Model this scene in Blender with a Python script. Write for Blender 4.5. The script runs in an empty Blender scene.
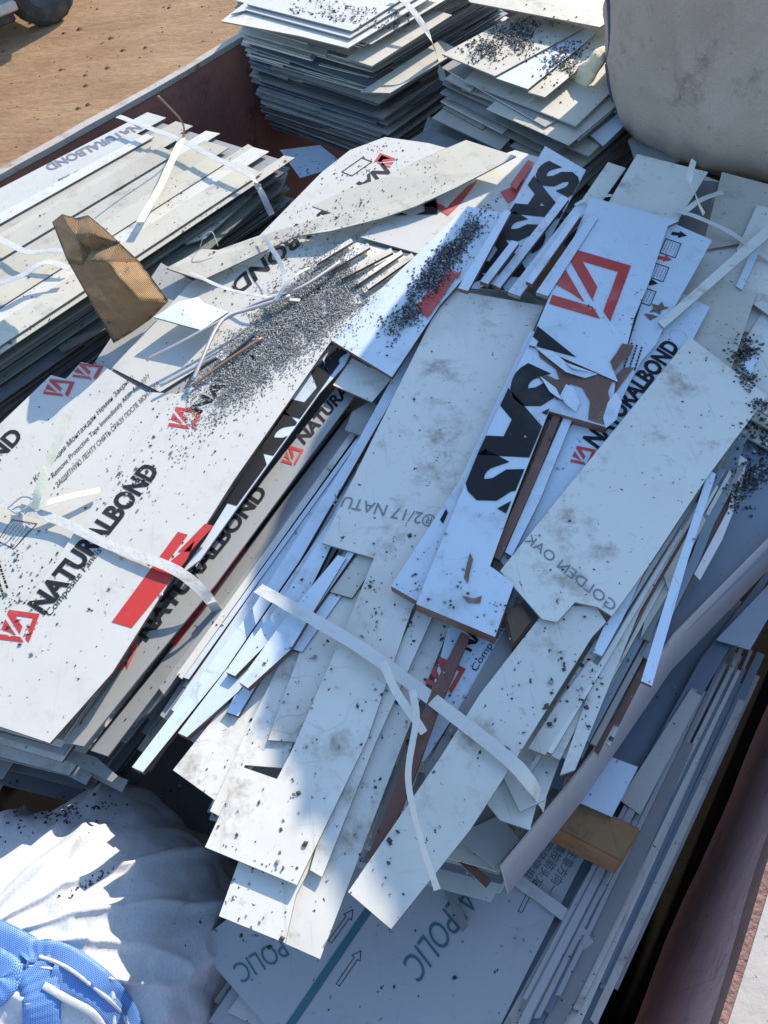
import bpy, bmesh, math, random
from mathutils import Vector, Matrix, noise
from mathutils.bvhtree import BVHTree
random.seed(7)
R = math.radians
S = bpy.context.scene
COL = S.collection

# ------------------------------------------------------------------ camera
F = 790.0; PITCH = R(52); ROLL = R(8); H = 3.0
fw = Vector((0, math.cos(PITCH), -math.sin(PITCH)))
u0 = Vector((0, math.sin(PITCH), math.cos(PITCH)))
rt = math.cos(ROLL) * Vector((1, 0, 0)) - math.sin(ROLL) * u0
up = math.sin(ROLL) * Vector((1, 0, 0)) + math.cos(ROLL) * u0
CAM = Vector((0, 0, H))
cd = bpy.data.cameras.new('camera'); cam = bpy.data.objects.new('camera', cd); COL.objects.link(cam)
m = Matrix((rt, up, -fw)).transposed().to_4x4(); m.translation = CAM
cam.matrix_world = m
cd.sensor_fit = 'VERTICAL'; cd.sensor_height = 24; cd.lens = 24 * F / 1024
cd.clip_start = 0.02; cd.clip_end = 500
S.camera = cam
S.render.resolution_x, S.render.resolution_y = 768, 1024

def ray(x, y):
    return (rt * (x - 384) - up * (y - 512) + fw * F)
def P(x, y, z):
    d = ray(x, y)
    return CAM + d * ((z - H) / d.z)
def on_plane(x, y, co, no):
    d = ray(x, y)
    return CAM + d * ((co - CAM).dot(no) / d.dot(no))

# ------------------------------------------------------------------ light
AZ, EL = R(38.5), R(27.5)
sdir = Vector((math.sin(AZ) * math.cos(EL), math.cos(AZ) * math.cos(EL), math.sin(EL)))
sl = bpy.data.lights.new('sun', 'SUN'); sl.energy = 3.0; sl.angle = R(0.5); sl.color = (1, .88, .72)
so = bpy.data.objects.new('sun', sl); COL.objects.link(so)
so.rotation_euler = sdir.to_track_quat('Z', 'Y').to_euler(); so.location = (0, 0, 12)
W = bpy.data.worlds.new('World'); S.world = W; W.use_nodes = True
nt = W.node_tree; bg = nt.nodes['Background']
sk = nt.nodes.new('ShaderNodeTexSky'); sk.sky_type = 'NISHITA'; sk.sun_disc = False
sk.sun_elevation = EL; sk.sun_rotation = AZ; sk.air_density = 1.0; sk.dust_density = 0.3; sk.ozone_density = 2.5
nt.links.new(sk.outputs[0], bg.inputs[0]); bg.inputs[1].default_value = 0.15
S.view_settings.view_transform = 'Standard'; S.view_settings.look = 'None'
S.view_settings.exposure = 1.30; S.view_settings.gamma = 1

# ------------------------------------------------------------------ materials
def mat(name, col, rough=.5, metal=0.0, dirt=0.0, dirtcol=(.22, .18, .14), speck=0.0, scratch=0.0, bump=0.0, bscale=30, var=0.0, spec=.5, var_scale=2.0, trans=0.0):
    M = bpy.data.materials.new(name); M.use_nodes = True
    N = M.node_tree.nodes; L = M.node_tree.links
    b = N['Principled BSDF']
    b.inputs['Roughness'].default_value = rough; b.inputs['Metallic'].default_value = metal
    b.inputs['Specular IOR Level'].default_value = spec
    tc = N.new('ShaderNodeTexCoord'); oi = N.new('ShaderNodeObjectInfo')
    mu = N.new('ShaderNodeMath'); mu.operation = 'MULTIPLY'; mu.inputs[1].default_value = 50
    L.new(oi.outputs['Random'], mu.inputs[0])
    def nz(scale, detail=4, rg=.55, vec=None, add=0):
        n = N.new('ShaderNodeTexNoise'); n.noise_dimensions = '4D'
        n.inputs['Scale'].default_value = scale; n.inputs['Detail'].default_value = detail
        n.inputs['Roughness'].default_value = rg
        L.new(vec or tc.outputs['Object'], n.inputs['Vector'])
        if add:
            a = N.new('ShaderNodeMath'); a.inputs[1].default_value = add; L.new(mu.outputs[0], a.inputs[0]); L.new(a.outputs[0], n.inputs['W'])
        else:
            L.new(mu.outputs[0], n.inputs['W'])
        return n.outputs['Fac']
    def ramp(fac, a, c, amt):
        r = N.new('ShaderNodeMapRange'); r.inputs[1].default_value = a; r.inputs[2].default_value = c
        r.inputs[4].default_value = amt; r.interpolation_type = 'SMOOTHSTEP'
        L.new(fac, r.inputs[0]); return r.outputs[0]
    def mix(fac, a, c, mode='MIX'):
        x = N.new('ShaderNodeMix'); x.data_type = 'RGBA'; x.blend_type = mode
        if hasattr(fac, 'links'): L.new(fac, x.inputs[0])
        else: x.inputs[0].default_value = fac
        for s, v in ((6, a), (7, c)):
            if hasattr(v, 'links'): L.new(v, x.inputs[s])
            else: x.inputs[s].default_value = (*v, 1)
        return x.outputs[2]
    c = mix(0.0, col, col)
    if var:
        r = N.new('ShaderNodeMapRange'); r.inputs[3].default_value = 1 - var; r.inputs[4].default_value = 1 + var * .35
        L.new(oi.outputs['Random'], r.inputs[0])
        hs = N.new('ShaderNodeHueSaturation'); L.new(c, hs.inputs['Color']); L.new(r.outputs[0], hs.inputs['Value']); c = hs.outputs[0]
        c = mix(ramp(nz(var_scale, 3, .6, add=9), .35, .7, .16), c, tuple(v * .72 for v in col))
    if scratch:
        mp = N.new('ShaderNodeMapping'); mp.inputs['Scale'].default_value = (110, 5, 1); mp.inputs['Rotation'].default_value = (0, 0, .9)
        L.new(tc.outputs['Object'], mp.inputs[0])
        c = mix(ramp(nz(1.0, 2, .5, mp.outputs[0]), .64, .70, scratch * .5), c, tuple(v * .55 for v in col))
        mp2 = N.new('ShaderNodeMapping'); mp2.inputs['Scale'].default_value = (7, 90, 1); mp2.inputs['Rotation'].default_value = (0, 0, -.35)
        L.new(tc.outputs['Object'], mp2.inputs[0])
        c = mix(ramp(nz(1.0, 2, .5, mp2.outputs[0], 4), .66, .71, scratch * .35), c, tuple(v * .6 for v in col))
    if dirt:
        c = mix(ramp(nz(7, 9, .72), .52, .70, dirt), c, dirtcol)
        c = mix(ramp(nz(28, 8, .75, add=33), .58, .70, dirt * .7), c, tuple(v * .8 for v in dirtcol))
        c = mix(ramp(nz(2.2, 5, .6, add=3), .5, .75, dirt * .6), c, tuple(v * 1.5 for v in dirtcol))
    if scratch and speck:
        w = N.new('ShaderNodeTexNoise'); w.noise_dimensions = '4D'; w.inputs['Scale'].default_value = 2.2; w.inputs['Detail'].default_value = 3; L.new(tc.outputs['Object'], w.inputs['Vector']); L.new(mu.outputs[0], w.inputs['W'])
        vm = N.new('ShaderNodeVectorMath'); vm.operation = 'SCALE'; vm.inputs['Scale'].default_value = 1.6; L.new(w.outputs['Color'], vm.inputs[0])
        va = N.new('ShaderNodeVectorMath'); L.new(vm.outputs[0], va.inputs[0]); L.new(tc.outputs['Object'], va.inputs[1])
        vo = N.new('ShaderNodeTexVoronoi'); vo.feature = 'DISTANCE_TO_EDGE'; vo.inputs['Scale'].default_value = 2.6; L.new(va.outputs[0], vo.inputs['Vector'])
        ln = ramp(vo.outputs['Distance'], .010, .002, 1)
        mk = N.new('ShaderNodeMath'); mk.operation = 'MULTIPLY'; L.new(ln, mk.inputs[0]); L.new(ramp(nz(3.5, 4, .6, add=41), .50, .62, .36), mk.inputs[1])
        c = mix(mk.outputs[0], c, dirtcol)
    if speck:
        c = mix(ramp(nz(70, 3, .6, add=17), .66, .70, speck), c, (.06, .055, .05))
        c = mix(ramp(nz(24, 6, .8, add=27), .70, .76, speck * .8), c, (.12, .09, .06))
    L.new(c, b.inputs['Base Color'])
    if dirt:
        rr = N.new('ShaderNodeMapRange'); rr.inputs[3].default_value = rough; rr.inputs[4].default_value = min(1, rough + .35)
        L.new(nz(5, 5, .6, add=3), rr.inputs[0]); L.new(rr.outputs[0], b.inputs['Roughness'])
    if bump:
        bp = N.new('ShaderNodeBump'); bp.inputs['Strength'].default_value = bump; bp.inputs['Distance'].default_value = .02
        L.new(nz(bscale, 6, .6), bp.inputs['Height']); L.new(bp.outputs[0], b.inputs['Normal'])
    return M

MT = {}
MT['dusty'] = mat('dusty_white_film', (.52, .51, .46), .4, dirt=.35, dirtcol=(.3, .27, .22), speck=.6, scratch=.25, bump=.08, bscale=7, var=.04)
MT['film'] = mat('white_protective_film', (.54, .62, .68), .34, dirt=.40, speck=.6, scratch=.25, bump=.10, bscale=7, var=.05)
MT['primer'] = mat('pale_primer_back', (.64, .62, .545), .42, dirt=.85, dirtcol=(.26, .20, .15), speck=1, scratch=.6, bump=.08, bscale=6, var=.12)
MT['cream'] = mat('cream_primer_back', (.52, .49, .40), .5, dirt=.7, speck=.8, scratch=.35, bump=.08, bscale=6, var=.14)
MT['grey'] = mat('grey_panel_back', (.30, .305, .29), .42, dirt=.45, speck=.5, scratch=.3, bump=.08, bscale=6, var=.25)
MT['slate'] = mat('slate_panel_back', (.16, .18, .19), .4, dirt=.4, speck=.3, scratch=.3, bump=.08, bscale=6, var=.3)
MT['shadefilm'] = mat('shade_darkened_film', (.42, .42, .41), .3, dirt=.3, speck=.5, scratch=.2, bump=.06, bscale=5)  # low stack film, darkened in colour for the shade down there
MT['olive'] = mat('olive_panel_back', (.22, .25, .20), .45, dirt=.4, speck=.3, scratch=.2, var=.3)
MT['blue'] = mat('blue_grey_face', (.17, .22, .27), .25, dirt=.3, speck=.4, scratch=.2, bump=.05, bscale=5, var=.1)
MT['brown'] = mat('brown_coated_face', (.115, .045, .028), .35, dirt=.3, dirtcol=(.3, .22, .18), scratch=.3, var=.1)
MT['edge'] = mat('cut_panel_edge', (.20, .19, .18), .5, dirt=.4, var=.3)
MT['alu'] = mat('bare_aluminium', (.62, .60, .58), .38, .75, dirt=.3, scratch=.3, bump=.05)
MT['ink'] = mat('black_print', (.013, .014, .016), .5, dirt=.08, dirtcol=(.3, .3, .3), spec=.18)
MT['fadedink'] = mat('grey_stamped_print', (.17, .17, .18), .5)
MT['red'] = mat('red_print', (.44, .022, .017), .4, dirt=.3, dirtcol=(.5, .3, .25))
MT['teal'] = mat('teal_print', (.05, .15, .17), .4)
MT['torn'] = mat('torn_film_brown', (.15, .075, .05), .6, dirt=.6, dirtcol=(.3, .22, .18), bump=.4, bscale=60)
MT['strap'] = mat('strapping_band', (.55, .54, .50), .38, dirt=.5, bump=.25, bscale=40, var=.05)
MT['yellow'] = mat('yellowed_strap', (.74, .68, .50), .5, dirt=.05, bump=.1, bscale=60)
MT['wood'] = mat('sawn_timber', (.25, .14, .06), .8, scratch=1.4, dirt=1.0, dirtcol=(.09, .05, .03), bump=.5, bscale=18)
MT['darkwood'] = mat('weathered_wood', (.14, .09, .06), .85, dirt=.6, dirtcol=(.05, .035, .03), bump=.6, bscale=40)
MT['chipdark'] = mat('dark_chip', (.03, .032, .034), .6)
MT['chipmid'] = mat('grey_chip', (.20, .20, .185), .6)
MT['chiplight'] = mat('pale_chip', (.42, .41, .37), .6)
MT['steel'] = mat('galvanised_rod', (.45, .42, .42), .35, .6, dirt=.3)
MT['wire'] = mat('rusty_wire', (.25, .16, .12), .5, .5)
MT['rubber'] = mat('tyre_rubber', (.035, .034, .033), .85, dirt=.6, dirtcol=(.16, .12, .09))
MT['rimpaint'] = mat('faded_rim_paint', (.42, .38, .33), .6, dirt=.9, dirtcol=(.20, .12, .08), speck=.6, bump=.2, bscale=25)
MT['rust'] = mat('rusty_pink_paint', (.72, .46, .42), .6, dirt=.65, dirtcol=(.16, .10, .09), speck=.6, scratch=.6, bump=.6, bscale=14)
MT['redrust'] = mat('faded_red_paint', (.42, .17, .12), .6, dirt=.7, dirtcol=(.09, .06, .05), speck=.6, scratch=.6, bump=.5, bscale=14)
MT['rustedge'] = mat('orange_rust', (.27, .15, .12), .85, dirt=.9, dirtcol=(.10, .06, .05), bump=.8, bscale=50)
MT['binshade'] = mat('bin_shade_black', (.006, .0055, .005), .9, dirt=.1, dirtcol=(.012, .01, .01), spec=.1, bump=.3)  # shade of the deep gap is put into this near-black colour
MT['vehicle'] = mat('dark_vehicle_paint', (.05, .055, .06), .5, dirt=.5)
MT['sill'] = mat('pale_metal_step', (.5, .5, .48), .45, .3, dirt=.5)

def dirt_mat():
    M = bpy.data.materials.new('dry_reddish_dirt'); M.use_nodes = True
    N = M.node_tree.nodes; L = M.node_tree.links; b = N['Principled BSDF']; b.inputs['Roughness'].default_value = .95
    b.inputs['Specular IOR Level'].default_value = .15
    tc = N.new('ShaderNodeTexCoord')
    def nz(s, d, r=.6, sc=(1, 1, 1), rz=0):
        mp = N.new('ShaderNodeMapping'); mp.inputs['Scale'].default_value = sc; mp.inputs['Rotation'].default_value = (0, 0, rz)
        L.new(tc.outputs['Object'], mp.inputs[0])
        n = N.new('ShaderNodeTexNoise'); n.inputs['Scale'].default_value = s; n.inputs['Detail'].default_value = d; n.inputs['Roughness'].default_value = r
        L.new(mp.outputs[0], n.inputs['Vector']); return n.outputs['Fac']
    def rp(f, stops):
        r = N.new('ShaderNodeValToRGB'); L.new(f, r.inputs[0])
        e = r.color_ramp.elements
        e[0].position, e[0].color = stops[0][0], (*stops[0][1], 1); e[1].position, e[1].color = stops[1][0], (*stops[1][1], 1)
        for p_, c_ in stops[2:]:
            k = e.new(p_); k.color = (*c_, 1)
        return r.outputs[0]
    c1 = rp(nz(1.1, 8, .65, (1, 2.2, 1), .7), [(.3, (.28, .165, .09)), (.7, (.42, .275, .155))])
    c2 = rp(nz(14, 8, .7), [(.35, (.5, .5, .5)), (.62, (1, 1, 1))])
    mx = N.new('ShaderNodeMix'); mx.data_type = 'RGBA'; mx.blend_type = 'MULTIPLY'; mx.inputs[0].default_value = .4
    L.new(c1, mx.inputs[6]); L.new(c2, mx.inputs[7]); L.new(mx.outputs[2], b.inputs['Base Color'])
    bp = N.new('ShaderNodeBump'); bp.inputs['Strength'].default_value = .5; bp.inputs['Distance'].default_value = .05
    L.new(nz(6, 10, .7, (1, 2, 1), .7), bp.inputs['Height']); L.new(bp.outputs[0], b.inputs['Normal'])
    return M
MT['dirt'] = dirt_mat()

def weave_mat(name, col, dirt, dcol, scale=260):
    M = mat(name, col, .75, dirt=dirt, dirtcol=dcol, speck=.25, bump=.25, bscale=9, spec=.2)
    N = M.node_tree.nodes; L = M.node_tree.links; b = N['Principled BSDF']
    tc = N['Texture Coordinate']
    w1 = N.new('ShaderNodeTexWave'); w1.inputs['Scale'].default_value = scale / 6; w1.bands_direction = 'Z'
    w2 = N.new('ShaderNodeTexWave'); w2.inputs['Scale'].default_value = scale / 6; w2.bands_direction = 'X'
    for w in (w1, w2): L.new(tc.outputs['Object'], w.inputs[0]); w.inputs['Distortion'].default_value = 1.5
    mm = N.new('ShaderNodeMath'); mm.operation = 'MULTIPLY'; L.new(w1.outputs[1], mm.inputs[0]); L.new(w2.outputs[1], mm.inputs[1])
    bp = N.new('ShaderNodeBump'); bp.inputs['Strength'].default_value = .15; bp.inputs['Distance'].default_value = .002
    gn = N.new('ShaderNodeTexNoise'); gn.inputs['Scale'].default_value = 190; gn.inputs['Detail'].default_value = 3; L.new(tc.outputs['Object'], gn.inputs['Vector'])
    gr = N.new('ShaderNodeMapRange'); gr.inputs[1].default_value = .3; gr.inputs[2].default_value = .7; gr.inputs[3].default_value = .88; gr.inputs[4].default_value = 1.05; L.new(gn.outputs['Fac'], gr.inputs[0])
    hs = N.new('ShaderNodeHueSaturation'); oc = b.inputs['Base Color'].links[0].from_socket; L.new(oc, hs.inputs['Color']); L.new(gr.outputs[0], hs.inputs['Value']); L.new(hs.outputs[0], b.inputs['Base Color'])
    old = b.inputs['Normal'].links[0].from_socket
    L.new(old, bp.inputs['Normal']); L.new(mm.outputs[0], bp.inputs['Height']); L.new(bp.outputs[0], b.inputs['Normal'])
    return M
MT['bagwhite'] = weave_mat('white_woven_bag', (.50, .51, .52), .25, (.45, .43, .42))
MT['baggrey'] = weave_mat('dusty_grey_woven_bag', (.34, .285, .24), .9, (.16, .125, .105))
MT['seam'] = mat('dark_bag_seam', (.05, .07, .11), .8, bump=.5, bscale=80)
def webbing():
    M = bpy.data.materials.new('blue_webbing'); M.use_nodes = True
    N = M.node_tree.nodes; L = M.node_tree.links; b = N['Principled BSDF']; b.inputs['Roughness'].default_value = .55
    uv = N.new('ShaderNodeUVMap')
    mp = N.new('ShaderNodeMapping'); mp.inputs['Scale'].default_value = (1, 1, 1); L.new(uv.outputs[0], mp.inputs[0])
    ch = N.new('ShaderNodeTexBrick'); ch.inputs['Scale'].default_value = 1
    ch.inputs['Color1'].default_value = (.006, .085, .36, 1); ch.inputs['Color2'].default_value = (.010, .12, .44, 1); ch.inputs['Mortar'].default_value = (.25, .42, .66, 1)
    ch.inputs['Brick Width'].default_value = .22; ch.inputs['Row Height'].default_value = .16; ch.inputs['Mortar Size'].default_value = .022
    L.new(mp.outputs[0], ch.inputs[0]); L.new(ch.outputs[0], b.inputs['Base Color'])
    bp = N.new('ShaderNodeBump'); bp.inputs['Strength'].default_value = .6; bp.inputs['Distance'].default_value = .003
    L.new(ch.outputs[1], bp.inputs['Height']); L.new(bp.outputs[0], b.inputs['Normal'])
    return M
MT['web'] = webbing()
def cardboard():
    M = mat('brown_cardboard', (.40, .25, .135), .8, dirt=.3, dirtcol=(.2, .12, .06), spec=.2)
    N = M.node_tree.nodes; L = M.node_tree.links; b = N['Principled BSDF']; uv = N.new('ShaderNodeUVMap')
    w = N.new('ShaderNodeTexWave'); w.inputs['Scale'].default_value = 9; w.bands_direction = 'X'; w.inputs['Distortion'].default_value = 1.5
    L.new(uv.outputs[0], w.inputs[0])
    bp = N.new('ShaderNodeBump'); bp.inputs['Strength'].default_value = 1.0; bp.inputs['Distance'].default_value = .008
    L.new(w.outputs[1], bp.inputs['Height']); L.new(bp.outputs[0], b.inputs['Normal'])
    return M
MT['card'] = cardboard()

# ------------------------------------------------------------------ object helpers
BV, BP = [], []      # geometry for the surface look-up used to lay chips down
def link(name, verts, faces, mats, fm=None, parent=None, smooth=False, register=False, origin=None):
    verts = [Vector(v) for v in verts]
    if origin is None:
        if parent is None:
            origin = sum(verts, Vector()) / len(verts)
        else:
            origin = parent.location.copy()
            if parent.parent: origin = parent.matrix_basis.translation + parent.parent.location
    if register:
        o_ = len(BV); BV.extend(verts); BP.extend([tuple(i + o_ for i in f) for f in faces])
    me = bpy.data.meshes.new(name)
    me.from_pydata([v - origin for v in verts], [], faces)
    for k in (mats if isinstance(mats, (list, tuple)) else [mats]): me.materials.append(MT[k])
    if fm:
        for p_, i in zip(me.polygons, fm): p_.material_index = i
    if smooth:
        for p_ in me.polygons: p_.use_smooth = True
    me.update()
    o = bpy.data.objects.new(name, me); COL.objects.link(o)
    if parent is None: o.location = origin
    else: o.parent = parent
    return o
def tag(o, label=None, cat=None, group=None, kind=None):
    if label: o['label'] = label
    if cat: o['category'] = cat
    if group: o['group'] = group
    if kind: o['kind'] = kind
    return o
def empty(name, loc):
    o = bpy.data.objects.new(name, None); COL.objects.link(o); o.location = loc; o.empty_display_size = .1
    return o

class Panel: pass
def slab(name, tops, th, m='film', em='edge', register=True, parent=None):
    """extruded sheet: outline of its upper face, thickness downward"""
    n = len(tops); a = Vector()
    for i in range(n): a += tops[i].cross(tops[(i + 1) % n])
    if a.z < 0: tops = tops[::-1]
    nrm = Vector((0, 0, 1))
    bot = [t - Vector((0, 0, th)) for t in tops]
    vs = tops + bot
    fs = [tuple(range(n)), tuple(range(2 * n - 1, n - 1, -1))] + [(i + n, (i + 1) % n + n, (i + 1) % n, i) for i in range(n)]
    return link(name, vs, fs, [m, em], [0, 0] + [1] * n, parent=parent, register=register)

def panel(label, px, z, m='film', em='edge', th=.005, name='panel_offcut', cat='panel', group=None, zs=None):
    """px: outline in picture pixels, taken to its own height z (or one height per corner)"""
    if zs is None: zs = [z] * len(px)
    tops = [P(x, y, zz) for (x, y), zz in zip(px, zs)]
    o = slab(name, tops, th, m, em)
    tag(o, label, cat, group)
    p = Panel(); p.o = o; p.tops = tops; p.z = z
    # best fitting plane
    c = sum(tops, Vector()) / len(tops)
    if max(zs) - min(zs) < 1e-6: nrm = Vector((0, 0, 1))
    else:
        nrm = Vector()
        for i in range(len(tops)): nrm += (tops[i] - c).cross(tops[(i + 1) % len(tops)] - c)
        nrm.normalize()
        if nrm.z < 0: nrm = -nrm
    p.c, p.n = c, nrm
    return p

def clip_bm(bm, tops, n):
    a = Vector(); k = len(tops)
    for i in range(k): a += tops[i].cross(tops[(i + 1) % k])
    T = tops if a.z > 0 else tops[::-1]
    for i in range(k):
        A, B = T[i], T[(i + 1) % k]
        e = B - A
        outw = e.cross(n)
        bmesh.ops.bisect_plane(bm, geom=bm.verts[:] + bm.edges[:] + bm.faces[:], plane_co=A - outw.normalized() * .001, plane_no=outw, clear_outer=True)
def finish_print(bm, name, mk, p, clip, lift=.0012):
    if clip is not None:
        T = p.tops if clip is True else [on_plane(x, y, p.c, p.n) for x, y in clip]
        clip_bm(bm, T, p.n)
    if not bm.faces: bm.free(); return None
    bmesh.ops.triangulate(bm, faces=bm.faces[:])
    for f in bm.faces:
        f.normal_update()
    vs = [v.co + p.n * lift for v in bm.verts]
    bm.verts.index_update()
    fs = []
    for f in bm.faces:
        ids = [v.index for v in f.verts]
        if f.normal.dot(p.n) < 0: ids.reverse()
        fs.append(tuple(ids))
    bm.free()
    return link(name, vs, fs, mk, parent=p.o)
FONTCACHE = {}
def text_mesh(body, bold):
    k = (body, bold)
    if k not in FONTCACHE:
        cu = bpy.data.curves.new('lettering', 'FONT'); cu.body = body; cu.resolution_u = 3; cu.offset = bold; cu.size = 1
        ob = bpy.data.objects.new('lettering', cu); COL.objects.link(ob)
        dg = bpy.context.evaluated_depsgraph_get()
        me = bpy.data.meshes.new_from_object(ob.evaluated_get(dg))
        vs = [v.co.copy() for v in me.vertices]; fs = [tuple(q.vertices) for q in me.polygons]
        bpy.data.objects.remove(ob); bpy.data.curves.remove(cu); bpy.data.meshes.remove(me)
        FONTCACHE[k] = (vs, fs)
    return FONTCACHE[k]
def text(p, body, a, b, top, mk='ink', bold=.03, clip=None, name='lettering', cap=.73, label=None):
    """a -> b baseline in pixels, top: the pixel at which the first letter's top stands above a"""
    A, B, T = (on_plane(*q, p.c, p.n) for q in (a, b, top))
    vs, fs = text_mesh(body, bold)
    if not vs: return
    x0 = min(v.x for v in vs); x1 = max(v.x for v in vs)
    bm = bmesh.new()
    bv = [bm.verts.new(A + (B - A) * ((v.x - x0) / (x1 - x0)) + (T - A) * (v.y / cap)) for v in vs]
    for f in fs:
        try: bm.faces.new([bv[i] for i in f])
        except ValueError: pass
    o = finish_print(bm, name, mk, p, clip)
    if o and label: o['label'] = label
    return o
LOGO = [[(0, 0), (1, 0), (1, 1), (.84, .86), (.84, .16), (.26, .16), (.62, .5), (.62, .74), (0, .14)],
        [(0, .32), (.52, .81), (.26, .72), (0, .66)],
        [(0, .84), (.66, .84), (.84, 1), (0, 1)]]
def shapes(p, polys, mk, name, clip=None, lift=.0012):
    bm = bmesh.new()
    for poly in polys:
        try: bm.faces.new([bm.verts.new(on_plane(*q, p.c, p.n)) for q in poly])
        except ValueError: pass
    return finish_print(bm, name, mk, p, clip, lift)
def logo(p, o, u, v, mk='red', clip=None):
    """o: pixel of the emblem's own upper left corner, u and v: pixel vectors of its sides"""
    return shapes(p, [[(o[0] + a * u[0] + c * v[0], o[1] + a * u[1] + c * v[1]) for a, c in q] for q in LOGO], mk, 'emblem', clip)
def outline(q, w, closed=True):
    """thin ribbon quads along a pixel polyline"""
    out = []
    n = len(q)
    for i in range(n if closed else n - 1):
        a, b = Vector(q[i]), Vector(q[(i + 1) % n]); d = (b - a).normalized(); s = Vector((-d.y, d.x)) * w / 2
        a2, b2 = a - d * w / 2, b + d * w / 2
        out.append([tuple(a2 + s), tuple(b2 + s), tuple(b2 - s), tuple(a2 - s)])
    return out
def small_lines(p, a, b, down, rows, w=.7, mk='ink', name='small_print', dash=True):
    """rows of fine print: short strokes between a and b, each row stepped by the pixel vector down"""
    rnd = random.Random(int(a[0] * 7 + a[1]))
    pol = []
    for r in range(rows):
        A = Vector(a) + Vector(down) * r; B = Vector(b) + Vector(down) * r
        L_ = (B - A).length; d = (B - A).normalized(); t = 0
        while t < L_ - 1:
            l = rnd.uniform(1.2, 4); e = min(L_, t + l)
            s = Vector((-d.y, d.x)) * w / 2
            p0, p1 = A + d * t, A + d * e
            pol.append([tuple(p0 + s), tuple(p1 + s), tuple(p1 - s), tuple(p0 - s)])
            t = e + .8
    return shapes(p, pol, mk, name)

def ribbon(label, path, width, m='strap', name='strapping_band', cat='strap', th=.0012, parent=None, flat=True, group=None, twist=None, uvs=False, samples=10, register=False):
    """path: [(px, py, z)], smooth curve; band lies flat, optional per-point roll"""
    pts = [P(*q) for q in path]
    def cr(i, t):
        p0 = pts[max(i - 1, 0)]; p1 = pts[i]; p2 = pts[i + 1]; p3 = pts[min(i + 2, len(pts) - 1)]
        return .5 * ((2 * p1) + (p2 - p0) * t + (2 * p0 - 5 * p1 + 4 * p2 - p3) * t * t + (3 * p1 - p0 - 3 * p2 + p3) * t ** 3)
    C = []; TW = []
    for i in range(len(pts) - 1):
        for k in range(samples):
            C.append(cr(i, k / samples)); TW.append(0 if not twist else twist[i] + (twist[i + 1] - twist[i]) * k / samples)
    C.append(pts[-1]); TW.append(twist[-1] if twist else 0)
    vs, fs, uv = [], [], []
    run = 0
    for i, c in enumerate(C):
        t = (C[min(i + 1, len(C) - 1)] - C[max(i - 1, 0)]).normalized()
        if i: run += (C[i] - C[i - 1]).length
        s = t.cross(Vector((0, 0, 1)))
        if s.length < .2: s = t.cross(Vector((0, 1, 0)))
        s.normalize(); s = Matrix.Rotation(TW[i], 3, t) @ s
        n_ = s.cross(t).normalized()
        wob = .0015 * noise.noise(c * 22)
        wd = width * (1 + .06 * noise.noise(c * 40)) / 2
        for a_, b_ in ((-1, 0), (0, .12), (1, 0), (1, -1), (-1, -1)):
            vs.append(c + s * wd * a_ + n_ * (th * b_ + wob)); uv.append((run, a_ * width / 2))
    k = 5
    for i in range(len(C) - 1):
        for j in range(k):
            a_ = i * k + j; b_ = i * k + (j + 1) % k
            fs.append((a_, b_, b_ + k, a_ + k))
    fs.append(tuple(range(k - 1, -1, -1))); e = (len(C) - 1) * k; fs.append(tuple(range(e, e + k)))
    o = link(name, vs, fs, m, parent=parent, register=register)
    if uvs:
        l = o.data.uv_layers.new(name='UVMap')
        for lp in o.data.loops: q = uv[lp.vertex_index]; l.data[lp.index].uv = (q[0] * uvs, q[1] * uvs)
    if cat and parent is None: tag(o, label, cat, group)
    return o
def tube(label, path, r, m, name, cat, group=None, seg=8, parent=None, square=False, samples=6):
    pts = [P(*q) if len(q) == 3 and not isinstance(q, Vector) else q for q in path]
    C = []
    for i in range(len(pts) - 1):
        p0 = pts[max(i - 1, 0)]; p1 = pts[i]; p2 = pts[i + 1]; p3 = pts[min(i + 2, len(pts) - 1)]
        for k in range(samples):
            t = k / samples
            C.append(.5 * ((2 * p1) + (p2 - p0) * t + (2 * p0 - 5 * p1 + 4 * p2 - p3) * t * t + (3 * p1 - p0 - 3 * p2 + p3) * t ** 3))
    C.append(pts[-1]); vs, fs = [], []
    for i, c in enumerate(C):
        t = (C[min(i + 1, len(C) - 1)] - C[max(i - 1, 0)]).normalized()
        s = t.cross(Vector((0, 0, 1)))
        if s.length < .1: s = t.cross(Vector((0, 1, 0)))
        s.normalize(); n_ = s.cross(t)
        for j in range(seg):
            a_ = 2 * math.pi * (j + .5) / seg
            vs.append(c + s * r * math.cos(a_) + n_ * r * math.sin(a_))
    for i in range(len(C) - 1):
        for j in range(seg):
            a_ = i * seg + j; b_ = i * seg + (j + 1) % seg; fs.append((a_, b_, b_ + seg, a_ + seg))
    fs.append(tuple(range(seg - 1, -1, -1))); e = (len(C) - 1) * seg; fs.append(tuple(range(e, e + seg)))
    o = link(name, vs, fs, m, parent=parent, smooth=seg > 4)
    if parent is None: tag(o, label, cat, group)
    return o

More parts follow.
